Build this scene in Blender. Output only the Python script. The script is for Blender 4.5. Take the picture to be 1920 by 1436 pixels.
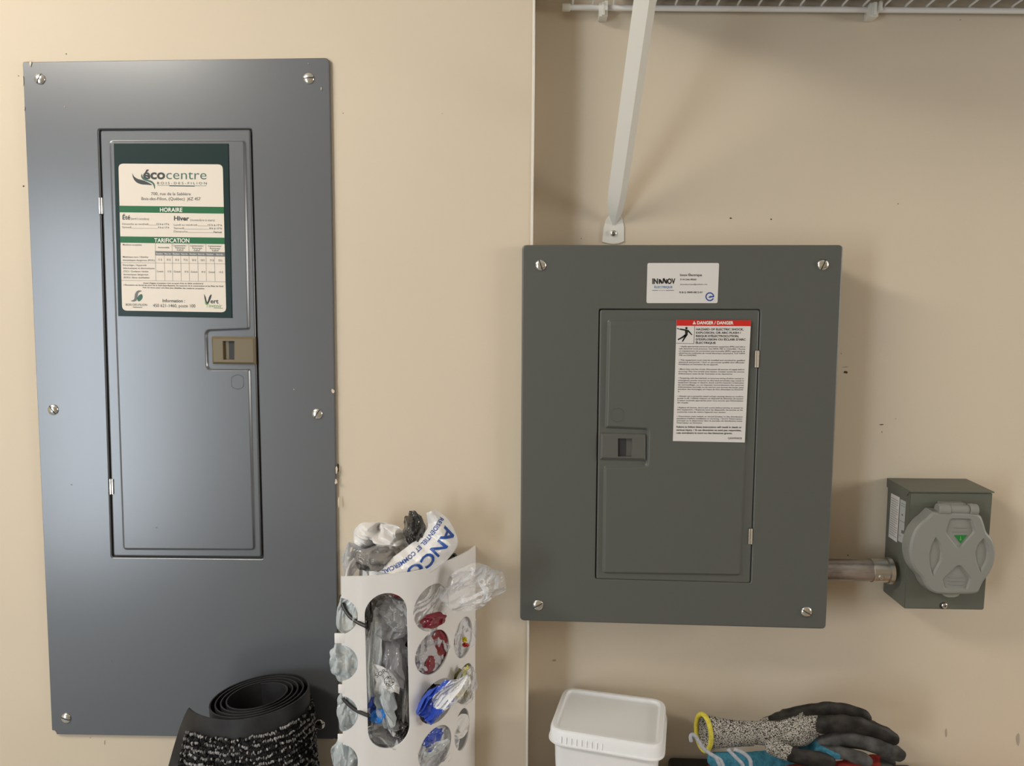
import bpy, bmesh, math, random
import numpy as np
from mathutils import Vector, Matrix, noise
from mathutils.geometry import tessellate_polygon

for o in list(bpy.data.objects):
    bpy.data.objects.remove(o)
scene = bpy.context.scene
COL = scene.collection
random.seed(4)
PI = math.pi

# ------------------------------------------------------------------ camera
FOC, CX, CY = 1440.0, 960.0, 718.0
CAM = np.array([0.0, -0.96108, 1.45])
PITCH, YAW, ROLL = 0.0808, 0.04176, 0.00772
_f = np.array([-math.sin(YAW) * math.cos(PITCH), math.cos(YAW) * math.cos(PITCH), -math.sin(PITCH)])
_r = np.array([math.cos(YAW), math.sin(YAW), 0.0])
_u = np.cross(_r, _f)
CR = math.cos(ROLL) * _r + math.sin(ROLL) * _u
CU = -math.sin(ROLL) * _r + math.cos(ROLL) * _u
cam_data = bpy.data.cameras.new('camera')
cam_data.sensor_width = 36.0
cam_data.lens = 36.0 * FOC / 1920.0
cam_data.clip_start = 0.02
cam = bpy.data.objects.new('camera', cam_data)
COL.objects.link(cam)
cam.matrix_world = Matrix(((CR[0], CU[0], -_f[0], CAM[0]), (CR[1], CU[1], -_f[1], CAM[1]),
                           (CR[2], CU[2], -_f[2], CAM[2]), (0, 0, 0, 1)))
scene.camera = cam

# ------------------------------------------------------------------ light
scene.view_settings.view_transform = 'Standard'
scene.view_settings.look = 'None'
scene.view_settings.gamma = 1.0
scene.view_settings.use_curve_mapping = False
scene.view_settings.exposure = 0.0
scene.cycles.transparent_max_bounces = 32
world = bpy.data.worlds.new('world')
scene.world = world
world.use_nodes = True
bg = world.node_tree.nodes['Background']
bg.inputs['Color'].default_value = (0.86, 0.93, 1.0, 1)
bg.inputs['Strength'].default_value = 0.30


def area(name, loc, target, sx, sy, power, color):
    d = bpy.data.lights.new(name, 'AREA')
    d.shape = 'RECTANGLE'
    d.size, d.size_y = sx, sy
    d.energy = power
    d.color = color
    o = bpy.data.objects.new(name, d)
    COL.objects.link(o)
    o.location = loc
    o.rotation_euler = (Vector(target) - Vector(loc)).to_track_quat('-Z', 'Y').to_euler()
    return o


area('ceiling_lamp_light', (-1.42, -1.05, 2.40), (-0.7, 0.0, 1.4), 0.9, 0.30, 25.5, (1.0, 0.93, 0.83))
area('side_window_daylight', (3.08, -1.05, 1.72), (0.3, -0.1, 1.3), 0.75, 0.8, 30.0, (0.99, 0.97, 0.94))
area('doorway_daylight', (-2.48, -3.15, 1.10), (-0.5, 0.0, 1.2), 0.62, 1.9, 40.0, (0.80, 0.90, 1.0))


# ------------------------------------------------------------------ pixel helpers (rays of the photograph's camera onto real planes)
def ray(px, py):
    return (px - CX) / FOC * CR - (py - CY) / FOC * CU + _f


def P(px, py, y):
    d = ray(px, py)
    return CAM + d * ((y - CAM[1]) / d[1])


def PZ(px, py, z):
    d = ray(px, py)
    return CAM + d * ((z - CAM[2]) / d[2])


def PX(px, py, x):
    d = ray(px, py)
    return CAM + d * ((x - CAM[0]) / d[0])


# ------------------------------------------------------------------ materials
MATS = {}


def principled(name, color, rough=0.5, metal=0.0, spec=0.5, coat=0.0):
    m = bpy.data.materials.new(name)
    m.use_nodes = True
    b = m.node_tree.nodes['Principled BSDF']
    b.inputs['Base Color'].default_value = (*color, 1)
    b.inputs['Roughness'].default_value = rough
    b.inputs['Metallic'].default_value = metal
    b.inputs['Specular IOR Level'].default_value = spec
    b.inputs['Coat Weight'].default_value = coat
    MATS[name] = m
    return m, m.node_tree, b


def srgb(r, g, b):
    f = lambda c: (c / 255 / 12.92) if c <= 10 else ((c / 255 + 0.055) / 1.055) ** 2.4
    return (f(r), f(g), f(b))


def add_bump(nt, b, scale, strength, dist=0.001, detail=3.0, coords='Object'):
    tc = nt.nodes.new('ShaderNodeTexCoord')
    n = nt.nodes.new('ShaderNodeTexNoise')
    n.inputs['Scale'].default_value = scale
    n.inputs['Detail'].default_value = detail
    bp = nt.nodes.new('ShaderNodeBump')
    bp.inputs['Strength'].default_value = strength
    bp.inputs['Distance'].default_value = dist
    nt.links.new(tc.outputs[coords], n.inputs['Vector'])
    nt.links.new(n.outputs['Fac'], bp.inputs['Height'])
    nt.links.new(bp.outputs['Normal'], b.inputs['Normal'])
    return tc, n


def vary(nt, b, tc, scale, c1, c2, lo=0.35, hi=0.65, detail=4.0, stretch=(1, 1, 1)):
    mp = nt.nodes.new('ShaderNodeMapping')
    mp.inputs['Scale'].default_value = stretch
    n = nt.nodes.new('ShaderNodeTexNoise')
    n.inputs['Scale'].default_value = scale
    n.inputs['Detail'].default_value = detail
    r = nt.nodes.new('ShaderNodeValToRGB')
    r.color_ramp.elements[0].position = lo
    r.color_ramp.elements[0].color = (*c1, 1)
    r.color_ramp.elements[1].position = hi
    r.color_ramp.elements[1].color = (*c2, 1)
    nt.links.new(tc.outputs['Object'], mp.inputs['Vector'])
    nt.links.new(mp.outputs['Vector'], n.inputs['Vector'])
    nt.links.new(n.outputs['Fac'], r.inputs['Fac'])
    nt.links.new(r.outputs['Color'], b.inputs['Base Color'])
    return r


def wall_paint(name, c, d=0.965):
    m, nt, b = principled(name, c, 0.62, 0, 0.3)
    tc, n = add_bump(nt, b, 420.0, 0.12, 0.0006)
    vary(nt, b, tc, 5.0, tuple(x * d for x in c), c, 0.3, 0.7, 6.0, (1, 1, 0.5))
    return m


PAINT = (0.70, 0.60, 0.465)
wall_paint('wall_paint', PAINT)
wall_paint('ceiling_paint', (0.78, 0.76, 0.71))
wall_paint('corner_bead', (0.80, 0.76, 0.68))
principled('wall_mark', (0.07, 0.05, 0.035), 0.8)
principled('scuff', (0.42, 0.36, 0.28), 0.8)
m, nt, b = principled('concrete', (0.35, 0.35, 0.34), 0.7)
tc, n = add_bump(nt, b, 60, 0.2, 0.002)
vary(nt, b, tc, 3.0, (0.28, 0.28, 0.27), (0.42, 0.42, 0.41))
m, nt, b = principled('bench_wood', (0.45, 0.30, 0.17), 0.6)
tc, n = add_bump(nt, b, 80, 0.15, 0.001)
vary(nt, b, tc, 12, (0.36, 0.23, 0.12), (0.50, 0.34, 0.20), stretch=(0.2, 4, 4))


def enamel(name, c, rough=0.34, spec=0.5):
    m, nt, b = principled(name, c, rough, 0, spec)
    add_bump(nt, b, 900.0, 0.05, 0.0003, 2.0)
    return m


enamel('blue_grey_enamel', srgb(94, 97, 102), 0.25, 0.9)
enamel('green_grey_enamel', srgb(90, 92, 87), 0.42, 0.45)
enamel('box_green_enamel', srgb(99, 101, 91), 0.45, 0.4)
principled('inside_dark', (0.03, 0.03, 0.032), 0.6)
principled('chrome', (0.82, 0.82, 0.80), 0.16, 1.0)
principled('zinc', (0.62, 0.61, 0.58), 0.30, 1.0)
m, nt, b = principled('conduit_steel', (0.42, 0.38, 0.36), 0.38, 0.85)
tc, n = add_bump(nt, b, 200, 0.1, 0.0004)
vary(nt, b, tc, 40, (0.30, 0.27, 0.26), (0.50, 0.46, 0.44), stretch=(1, 3, 3))
principled('slot_dark', (0.06, 0.06, 0.06), 0.5, 0.5)
enamel('olive_plastic', srgb(112, 99, 70), 0.4)
enamel('grey_plastic', srgb(92, 92, 88), 0.4)
enamel('lid_grey', srgb(140, 140, 134), 0.45, 0.4)
principled('card_green', srgb(33, 52, 50), 0.3, 0, 0.15)
principled('card_white', srgb(232, 222, 208), 0.35, 0, 0.2)
principled('band_green', srgb(44, 108, 68), 0.35, 0, 0.2)
principled('ink_dark', srgb(38, 46, 48), 0.5)
principled('ink_grey', srgb(110, 112, 112), 0.5)
principled('ink_pale', srgb(170, 168, 164), 0.5)
principled('ink_teal', srgb(48, 98, 86), 0.5)
principled('ink_leaf', srgb(110, 165, 95), 0.5)
principled('ink_white', srgb(245, 240, 232), 0.5)
principled('ink_black', srgb(26, 26, 28), 0.5)
principled('ink_blue', srgb(36, 80, 160), 0.45)
principled('ink_logo_blue', srgb(70, 120, 165), 0.5)
principled('label_white', srgb(222, 218, 214), 0.38)
principled('label_red', srgb(205, 40, 34), 0.38)
principled('label_silver', srgb(178, 182, 180), 0.35)
principled('arrow_green', srgb(36, 125, 58), 0.35)
principled('white_metal', srgb(232, 230, 222), 0.38)
principled('shelf_vinyl', srgb(232, 230, 226), 0.35)
m, nt, b = principled('clip_plastic', srgb(236, 234, 224), 0.3)
b.inputs['Transmission Weight'].default_value = 0.08
m, nt, b = principled('bin_fabric', srgb(92, 84, 72), 0.85)
tc, n = add_bump(nt, b, 500, 0.3, 0.001)
vary(nt, b, tc, 9, srgb(80, 73, 62), srgb(100, 92, 80))
m, nt, b = principled('dispenser_white', srgb(236, 234, 232), 0.38)
b.inputs['Subsurface Weight'].default_value = 0.12
b.inputs['Subsurface Radius'].default_value = (0.004, 0.004, 0.004)
m, nt, b = principled('pail_white', srgb(240, 241, 242), 0.34)
b.inputs['Subsurface Weight'].default_value = 0.1
b.inputs['Subsurface Radius'].default_value = (0.004, 0.004, 0.004)
m, nt, b = principled('rubber', (0.014, 0.014, 0.015), 0.5, 0, 0.4)
tc, n = add_bump(nt, b, 700, 0.12, 0.0006)
vary(nt, b, tc, 30, (0.010, 0.010, 0.011), (0.028, 0.028, 0.03))
for nm, ca_, cb_ in (('loop_pile', 0.004, 0.035), ('loop_pile_light', 0.10, 0.42)):
    m, nt, b = principled(nm, (0.05, 0.05, 0.05), 0.9, 0, 0.1)
    gi = nt.nodes.new('ShaderNodeNewGeometry')
    rp = nt.nodes.new('ShaderNodeValToRGB')
    rp.color_ramp.elements[0].color = (ca_, ca_, ca_, 1)
    rp.color_ramp.elements[1].color = (cb_, cb_ * 0.98, cb_ * 0.96, 1)
    nt.links.new(gi.outputs['Random Per Island'], rp.inputs['Fac'])
    nt.links.new(rp.outputs['Color'], b.inputs['Base Color'])
principled('black_plastic', (0.012, 0.012, 0.013), 0.45)


def film(name, color, opac, rough=0.16, spec=0.8, trans=0.0):
    """thin plastic film: part see-through, part glossy"""
    m, nt, b = principled(name, color, rough, 0, spec)
    tc, n = add_bump(nt, b, 95.0, 0.30, 0.004, 1.5)
    n.inputs['Distortion'].default_value = 0.6
    out = nt.nodes['Material Output']
    if opac < 1:
        t = nt.nodes.new('ShaderNodeBsdfTransparent')
        mx = nt.nodes.new('ShaderNodeMixShader')
        fr = nt.nodes.new('ShaderNodeFresnel')
        fr.inputs['IOR'].default_value = 1.45
        ad = nt.nodes.new('ShaderNodeMath')
        ad.operation = 'ADD'
        ad.use_clamp = True
        ad.inputs[1].default_value = opac
        nt.links.new(fr.outputs['Fac'], ad.inputs[0])
        nt.links.new(ad.outputs[0], mx.inputs['Fac'])
        nt.links.new(t.outputs[0], mx.inputs[1])
        nt.links.new(b.outputs[0], mx.inputs[2])
        nt.links.new(mx.outputs[0], out.inputs['Surface'])
    return m


film('film_clear', (0.88, 0.88, 0.89), 0.14, 0.06, 1.0)
film('film_pale', (0.74, 0.80, 0.82), 0.40, 0.10, 0.9)
film('film_white', (0.82, 0.81, 0.80), 1.0, 0.30, 0.6)
film('film_grey', (0.22, 0.21, 0.20), 0.60, 0.15, 0.9)
film('film_silver', (0.50, 0.49, 0.52), 0.40, 0.12, 1.0)
film('film_dark', (0.035, 0.032, 0.030), 1.0, 0.16, 0.9)
film('film_maroon', (0.20, 0.012, 0.025), 1.0, 0.2, 0.8)
film('film_blue', (0.03, 0.08, 0.48), 1.0, 0.2, 0.8)
film('film_bright_blue', (0.02, 0.22, 0.72), 1.0, 0.2, 0.8)
film('film_yellow', (0.70, 0.60, 0.02), 1.0, 0.2, 0.8)
film('film_olive', (0.14, 0.12, 0.015), 1.0, 0.2, 0.8)
film('film_red', (0.50, 0.02, 0.02), 1.0, 0.2, 0.8)

m, nt, b = principled('knit_speckle', (0.3, 0.28, 0.25), 0.95, 0, 0.1)
tc = nt.nodes.new('ShaderNodeTexCoord')
mp = nt.nodes.new('ShaderNodeMapping')
mp.inputs['Scale'].default_value = (620, 620, 1100)
n = nt.nodes.new('ShaderNodeTexNoise')
n.inputs['Scale'].default_value = 1.0
n.inputs['Detail'].default_value = 2.0
r = nt.nodes.new('ShaderNodeValToRGB')
r.color_ramp.elements[0].position = 0.41
r.color_ramp.elements[0].color = (0.020, 0.017, 0.014, 1)
r.color_ramp.elements[1].position = 0.57
r.color_ramp.elements[1].color = (0.52, 0.49, 0.43, 1)
bp = nt.nodes.new('ShaderNodeBump')
bp.inputs['Distance'].default_value = 0.0012
bp.inputs['Strength'].default_value = 0.6
nt.links.new(tc.outputs['Object'], mp.inputs['Vector'])
nt.links.new(mp.outputs['Vector'], n.inputs['Vector'])
nt.links.new(n.outputs['Fac'], r.inputs['Fac'])
nt.links.new(n.outputs['Fac'], bp.inputs['Height'])
nt.links.new(r.outputs['Color'], b.inputs['Base Color'])
nt.links.new(bp.outputs['Normal'], b.inputs['Normal'])


def cloth(name, c1, c2, scale, rough=0.8, bump=0.3, lo=0.35, hi=0.7):
    m, nt, b = principled(name, c1, rough, 0, 0.25)
    tc, n = add_bump(nt, b, scale * 8, bump, 0.001)
    vary(nt, b, tc, scale, c1, c2, lo, hi)


cloth('nitrile_black', (0.016, 0.014, 0.013), (0.050, 0.044, 0.038), 60, 0.55, 0.35)
cloth('nitrile_grey', (0.035, 0.033, 0.031), (0.125, 0.12, 0.115), 45, 0.75, 0.3)
cloth('knit_blue', (0.035, 0.17, 0.25), (0.07, 0.26, 0.36), 300, 0.9, 0.5)
cloth('knit_red', (0.22, 0.02, 0.015), (0.32, 0.04, 0.03), 200, 0.9, 0.4)
cloth('hem_yellow', (0.62, 0.52, 0.05), (0.78, 0.68, 0.12), 300, 0.9, 0.4)
cloth('cord_grey', (0.36, 0.38, 0.42), (0.48, 0.50, 0.55), 300, 0.9, 0.3)


# ------------------------------------------------------------------ mesh helpers
def world_loc(o):
    v = Vector((0, 0, 0))
    while o is not None:
        v += o.location
        o = o.parent
    return v


def tag(o, label=None, cat=None, group=None, kind=None):
    for k, v in (('label', label), ('category', cat), ('group', group), ('kind', kind)):
        if v:
            o[k] = v
    return o


def thing(name, loc, label, cat, group=None):
    o = bpy.data.objects.new(name, None)
    o.empty_display_size = 0.03
    COL.objects.link(o)
    o.location = loc
    return tag(o, label, cat, group)


def link(name, me, mat, parent=None, loc=(0, 0, 0)):
    o = bpy.data.objects.new(name, me)
    COL.objects.link(o)
    if parent is not None:
        o.parent = parent
    o.location = loc
    if mat and not me.materials:
        me.materials.append(MATS[mat])
    return o


def mk(name, verts, faces, mat, parent=None, base=None, smooth=True, angle=28):
    """verts in world space; stored relative to the thing's base"""
    b0 = world_loc(parent) if parent is not None else Vector(base if base is not None else (0, 0, 0))
    v = np.asarray(verts, dtype=float) - np.array(b0)
    me = bpy.data.meshes.new(name)
    me.from_pydata(v.tolist(), [], [list(map(int, f)) for f in faces])
    bm = bmesh.new()
    bm.from_mesh(me)
    bmesh.ops.recalc_face_normals(bm, faces=bm.faces)
    bm.to_mesh(me)
    bm.free()
    if smooth:
        me.polygons.foreach_set('use_smooth', [True] * len(me.polygons))
        me.set_sharp_from_angle(angle=math.radians(angle))
    me.update()
    return link(name, me, mat, parent, (0, 0, 0) if parent is not None else b0)


def from_bm(name, bm, mat, parent=None, base=None, smooth=True, angle=28):
    bm.verts.index_update()
    v = [tuple(x.co) for x in bm.verts]
    f = [[x.index for x in fc.verts] for fc in bm.faces]
    bm.free()
    return mk(name, v, f, mat, parent, base, smooth, angle)


def bm_box(bm, lo, hi, bevel=0.0, seg=2):
    c = (Vector(lo) + Vector(hi)) / 2
    s = Vector(hi) - Vector(lo)
    r = bmesh.ops.create_cube(bm, size=1.0, matrix=Matrix.Translation(c) @ Matrix.Diagonal((*s, 1)))
    if bevel > 0:
        es = list({e for v in r['verts'] for e in v.link_edges})
        bmesh.ops.bevel(bm, geom=es, offset=bevel, segments=seg, affect='EDGES', profile=0.5)


def box(name, lo, hi, mat, parent=None, bevel=0.0, base=None, seg=2):
    bm = bmesh.new()
    bm_box(bm, lo, hi, bevel, seg)
    return from_bm(name, bm, mat, parent, base)


def round_poly(pts, rad, n=4):
    """2D polygon with rounded corners; rad number or list"""
    out = []
    N = len(pts)
    for i in range(N):
        p = np.array(pts[i], float)
        a = np.array(pts[i - 1], float) - p
        b = np.array(pts[(i + 1) % N], float) - p
        r = rad[i] if isinstance(rad, (list, tuple)) else rad
        la, lb = np.linalg.norm(a), np.linalg.norm(b)
        r = min(r, la * 0.48, lb * 0.48)
        if r < 1e-7:
            out.append(p)
            continue
        a, b = a / la, b / lb
        for k in range(n + 1):
            t = k / n
            out.append((1 - t) ** 2 * (p + a * r) + 2 * t * (1 - t) * p + t * t * (p + b * r))
    return np.array(out)


def inset(poly, d):
    """move a closed 2D polygon inward by d"""
    p = np.asarray(poly, float)
    ar = 0.5 * np.sum(p[:, 0] * np.roll(p[:, 1], -1) - np.roll(p[:, 0], -1) * p[:, 1])
    s = 1.0 if ar > 0 else -1.0
    e1 = p - np.roll(p, 1, 0)
    e2 = np.roll(p, -1, 0) - p
    n1 = np.stack([-e1[:, 1], e1[:, 0]], 1) / (np.linalg.norm(e1, axis=1, keepdims=True) + 1e-12)
    n2 = np.stack([-e2[:, 1], e2[:, 0]], 1) / (np.linalg.norm(e2, axis=1, keepdims=True) + 1e-12)
    m = n1 + n2
    m = m / (np.sum(m * m, 1, keepdims=True) + 1e-9) * 2.0
    ln = np.linalg.norm(m, axis=1, keepdims=True)
    m = m * np.minimum(1.0, 1.6 / (ln + 1e-9))
    return p + s * d * m


def ring_plate(name, outer, oprof, holes, mat, parent, map3, backs=True):
    """plate in a 2D frame (a, b) with depth c (towards the viewer is negative); outer profile rings, holes with
    profile rings and optional caps. map3(a, b, c) -> world"""
    bm = bmesh.new()

    def ring(poly, c):
        return [bm.verts.new(map3(x, z, c)) for x, z in poly]

    def bridge(r1, r2):
        n = len(r1)
        for i in range(n):
            bm.faces.new((r1[i], r1[(i + 1) % n], r2[(i + 1) % n], r2[i]))

    rings = [ring(inset(outer, d) if d else outer, c) for d, c in oprof]
    for a, b in zip(rings, rings[1:]):
        bridge(a, b)
    if backs and not holes_through(holes):
        bm.faces.new(rings[0])
    fills = []
    loops = [(rings[-1], inset(outer, oprof[-1][0]))]
    for poly, prof, cap in holes:
        hr = [ring(inset(poly, d) if d else poly, c) for d, c in prof]
        for a, b in zip(hr, hr[1:]):
            bridge(a, b)
        loops.append((hr[0], inset(poly, prof[0][0]) if prof[0][0] else poly))
        if cap:
            fills.append([(hr[-1], inset(poly, prof[-1][0]))])
    fills.append(loops)
    nsm = len(bm.faces)
    for lp__ in fills:
        flatv = [v_ for r_, _ in lp__ for v_ in r_]
        for t_ in tessellate_polygon([[Vector((x, z, 0)) for x, z in pl_] for _, pl_ in lp__]):
            try:
                bm.faces.new([flatv[i_] for i_ in t_])
            except ValueError:
                pass
    ob = from_bm(name, bm, mat, parent, angle=30)
    fl = [i_ < nsm for i_ in range(len(ob.data.polygons))]
    ob.data.polygons.foreach_set('use_smooth', fl)
    return ob


def holes_through(holes):
    return any(not h[2] for h in holes)


def quad_map(y):
    return lambda a, b, c: (a, y + c, b)


def pxpoly(pts, y):
    return [tuple(P(x, z, y)[[0, 2]]) for x, z in pts]


def lathe(prof, axis_p, axis_d, n=24, closed=True):
    """prof: list of (r, h) along axis"""
    d = Vector(axis_d).normalized()
    q = d.to_track_quat('Z', 'Y').to_matrix()
    v, f = [], []
    for r, h in prof:
        for k in range(n):
            a = 2 * PI * k / n
            v.append(Vector(axis_p) + q @ Vector((r * math.cos(a), r * math.sin(a), h)))
    for i in range(len(prof) - 1):
        for k in range(n):
            f.append((i * n + k, i * n + (k + 1) % n, (i + 1) * n + (k + 1) % n, (i + 1) * n + k))
    if closed:
        f.append(tuple(range(n)))
        f.append(tuple((len(prof) - 1) * n + k for k in range(n)))
    return [tuple(x) for x in v], f


def tube(path, rad, n=10, cap=True, flat=None):
    """tube along a polyline; rad number or list; flat scales the cross-section's second axis"""
    pts = [Vector(p) for p in path]
    N = len(pts)
    rads = rad if isinstance(rad, (list, tuple)) else [rad] * N
    v, f = [], []
    t0 = (pts[1] - pts[0]).normalized()
    up = Vector((0, 0, 1)) if abs(t0.z) < 0.9 else Vector((0, 1, 0))
    for i in range(N):
        t = (pts[min(i + 1, N - 1)] - pts[max(i - 1, 0)]).normalized()
        side = t.cross(up)
        if side.length < 1e-5:
            side = t.cross(Vector((1, 0, 0)))
        side.normalize()
        up = side.cross(t).normalized()
        for k in range(n):
            a = 2 * PI * k / n
            v.append(tuple(pts[i] + side * math.cos(a) * rads[i] + up * math.sin(a) * rads[i] * (flat or 1)))
    for i in range(N - 1):
        for k in range(n):
            f.append((i * n + k, i * n + (k + 1) % n, (i + 1) * n + (k + 1) % n, (i + 1) * n + k))
    if cap:
        f.append(tuple(range(n)))
        f.append(tuple((N - 1) * n + k for k in range(n)))
    return v, f


def spline(pts, n=8):
    """Catmull-Rom through points"""
    p = [np.array(x, float) for x in pts]
    p = [2 * p[0] - p[1]] + p + [2 * p[-1] - p[-2]]
    out = []
    for i in range(1, len(p) - 2):
        for k in range(n):
            t = k / n
            out.append(0.5 * ((2 * p[i]) + (-p[i - 1] + p[i + 1]) * t + (2 * p[i - 1] - 5 * p[i] + 4 * p[i + 1] - p[i + 2]) * t * t
                              + (-p[i - 1] + 3 * p[i] - 3 * p[i + 1] + p[i + 2]) * t ** 3))
    out.append(p[-2])
    return np.array(out)


# ------------------------------------------------------------------ print (lettering as thin flat geometry)
_txt = {}


def glyphs(s, weight=0.0):
    key = (s, weight)
    if key in _txt:
        return _txt[key]
    cu = bpy.data.curves.new('t', 'FONT')
    cu.body = s
    cu.size = 1.0
    cu.offset = weight
    cu.resolution_u = 3
    ob = bpy.data.objects.new('t', cu)
    COL.objects.link(ob)
    bpy.context.view_layer.update()
    dg = bpy.context.evaluated_depsgraph_get()
    me = bpy.data.meshes.new_from_object(ob.evaluated_get(dg))
    v = np.array([tuple(x.co)[:2] for x in me.vertices]) if len(me.vertices) else np.zeros((0, 2))
    f = [list(p.vertices) for p in me.polygons]
    bpy.data.objects.remove(ob)
    bpy.data.curves.remove(cu)
    bpy.data.meshes.remove(me)
    _txt[key] = (v, f)
    return v, f


CAPH = 0.729


class Ink:
    """collects flat print of one colour on one surface; surf(px, py) -> world"""

    def __init__(self, surf):
        self.surf, self.v, self.f = surf, [], []

    def add(self, pts, faces):
        n = len(self.v)
        self.v += [tuple(self.surf(x, y)) for x, y in pts]
        self.f += [[n + i for i in fc] for fc in faces]

    def poly(self, pts):
        self.add(pts, [list(range(len(pts)))])
        return self

    def line(self, x0, y0, x1, y1, w):
        d = np.array([x1 - x0, y1 - y0], float)
        nrm = np.array([-d[1], d[0]]) / np.linalg.norm(d) * w / 2
        a, b = np.array([x0, y0]), np.array([x1, y1])
        return self.poly([a + nrm, b + nrm, b - nrm, a - nrm])

    def text(self, s, x0, y0, x1, y1, h, weight=0.0):
        """baseline from (x0, y0) to (x1, y1), capital height h, all in picture pixels of the surface"""
        v, f = glyphs(s, weight)
        if not len(v):
            return self
        mn, mx = v[:, 0].min(), v[:, 0].max()
        d = np.array([x1 - x0, y1 - y0], float)
        up = np.array([d[1], -d[0]]) / np.linalg.norm(d) * h / CAPH
        t = (v[:, 0] - mn) / (mx - mn)
        self.add(np.array([x0, y0]) + t[:, None] * d + v[:, 1:2] * up, f)
        return self

    def build(self, name, mat, parent, fine=False):
        o = mk(name, self.v, self.f, mat, parent, smooth=False)
        if fine:
            o['kind'] = 'stuff'
        return o


# ------------------------------------------------------------------ the room
YL, YR, XS = 0.005, 0.078, -0.0172      # face of the proud wall, face of the recessed wall, corner between them
ZC = 2.45


def struct(o):
    o['kind'] = 'structure'
    return o


struct(box('floor', (-3.2, -3.3, -0.1), (3.2, 0.3, 0.0), 'concrete'))
struct(box('ceiling', (-3.2, -3.3, ZC), (3.2, 0.3, ZC + 0.1), 'ceiling_paint'))
struct(box('wall_left', (-3.1, YL, 0.0), (XS, 0.3, ZC), 'wall_paint'))
wr = struct(box('wall_right', (XS, YR, 0.0), (3.1, 0.3, ZC), 'wall_paint'))
struct(box('wall_side_left', (-3.2, -3.3, 0.0), (-3.1, 0.3, ZC), 'wall_paint'))
bm = bmesh.new()
bm_box(bm, (3.1, -3.3, 0.0), (3.2, -1.45, ZC))
bm_box(bm, (3.1, -0.65, 0.0), (3.2, 0.3, ZC))
bm_box(bm, (3.1, -1.45, 0.0), (3.2, -0.65, 1.30))
bm_box(bm, (3.1, -1.45, 2.14), (3.2, -0.65, ZC))
struct(from_bm('wall_side_right', bm, 'wall_paint'))
bm = bmesh.new()
bm_box(bm, (-3.1, -3.3, 0), (-2.82, -3.2, ZC))
bm_box(bm, (-2.14, -3.3, 0), (3.1, -3.2, ZC))
bm_box(bm, (-2.82, -3.3, 2.10), (-2.14, -3.2, ZC))
struct(from_bm('wall_back', bm, 'wall_paint'))
# plaster corner bead along the step
v, f = [], []
for k in range(60):
    z = ZC * k / 59
    w = 0.0016 + 0.0007 * noise.noise((0.3, z * 9, 0.0))
    v += [(XS - 0.0012, YL - 0.0004, z), (XS - 0.0006, YL - 0.0012, z), (XS + w, YL - 0.0012, z), (XS + w, YL + 0.004, z), (XS - 0.0006, YL + 0.004, z)]
    if k:
        for j in range(5):
            f.append(((k - 1) * 5 + j, (k - 1) * 5 + (j + 1) % 5, k * 5 + (j + 1) % 5, k * 5 + j))
struct(mk('trim_1', v, f, 'corner_bead'))


def blotch(name, px, py, rx, ry, y, mat, parent, seed, lift=0.0004, n=9, t=0.0005):
    rnd = random.Random(seed)
    pts = []
    for k in range(n):
        a = 2 * PI * k / n
        s = rnd.uniform(0.65, 1.15)
        pts.append(P(px + rx * s * math.cos(a), py + ry * s * math.sin(a), y - lift))
    v = [tuple(p) for p in pts] + [tuple(p + np.array([0, t, 0])) for p in pts]
    f = [list(range(n)), list(range(n, 2 * n))] + [(k, (k + 1) % n, n + (k + 1) % n, n + k) for k in range(n)]
    return mk(name, v, f, mat, parent, smooth=False)


for i, (px, py, rx, ry, mt) in enumerate([(1370, 409, 2.2, 1.6, 'wall_mark'), (1446, 411, 1.5, 1.5, 'wall_mark'), (1586, 698, 3.2, 3.0, 'wall_mark'),
                                          (1586, 688, 7.0, 0.7, 'scuff'), (1578, 663, 1.2, 1.2, 'scuff'), (1653, 796, 4.0, 0.9, 'wall_mark'),
                                          (1654, 810, 1.1, 2.0, 'scuff'), (1090, 447, 1.0, 1.0, 'wall_mark'), (1680, 785, 1.8, 0.7, 'scuff'),
                                          (1590, 1041, 1.6, 1.0, 'wall_mark'), (1684, 382, 0.9, 0.9, 'wall_mark'), (1909, 1385, 3.5, 12, 'scuff'),
                                          (1774, 1374, 2.0, 8, 'scuff'), (1039, 1238, 4.5, 2.0, 'scuff'), (1801, 37, 1.4, 1.2, 'scuff')]):
    blotch('wall_blemish', px, py, rx, ry, YR, mt, wr, i)
wl = bpy.data.objects['wall_left']
for i, (px, py, rx, ry, mt) in enumerate([(643, 212, 1.4, 1.2, 'scuff'), (44, 349, 1.6, 1.6, 'wall_mark'), (34, 142, 1.2, 1.2, 'scuff'), (124, 101, 1.0, 1.0, 'wall_mark'),
                                          (169, 1383, 1.0, 1.2, 'scuff'), (196, 1392, 0.8, 5.0, 'scuff'), (988, 1413, 1.2, 2, 'wall_mark'), (634, 878, 2.0, 9, 'wall_mark'),
                                          (636, 890, 2.2, 8, 'scuff'), (829, 213, 1, 0.8, 'scuff')]):
    blotch('wall_blemish', px, py, rx, ry, YL, mt, wl, 50 + i)
# bench below the picture, carrying the pail and the case
ZB = 0.79
bm = bmesh.new()
bm_box(bm, (0.0, -0.30, ZB - 0.035), (1.05, 0.076, ZB), 0.003)
for x in (0.03, 0.97):
    for y in (-0.27, 0.02):
        bm_box(bm, (x, y, 0.0), (x + 0.05, y + 0.05, ZB - 0.03))
struct(from_bm('workbench', bm, 'bench_wood'))


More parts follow.
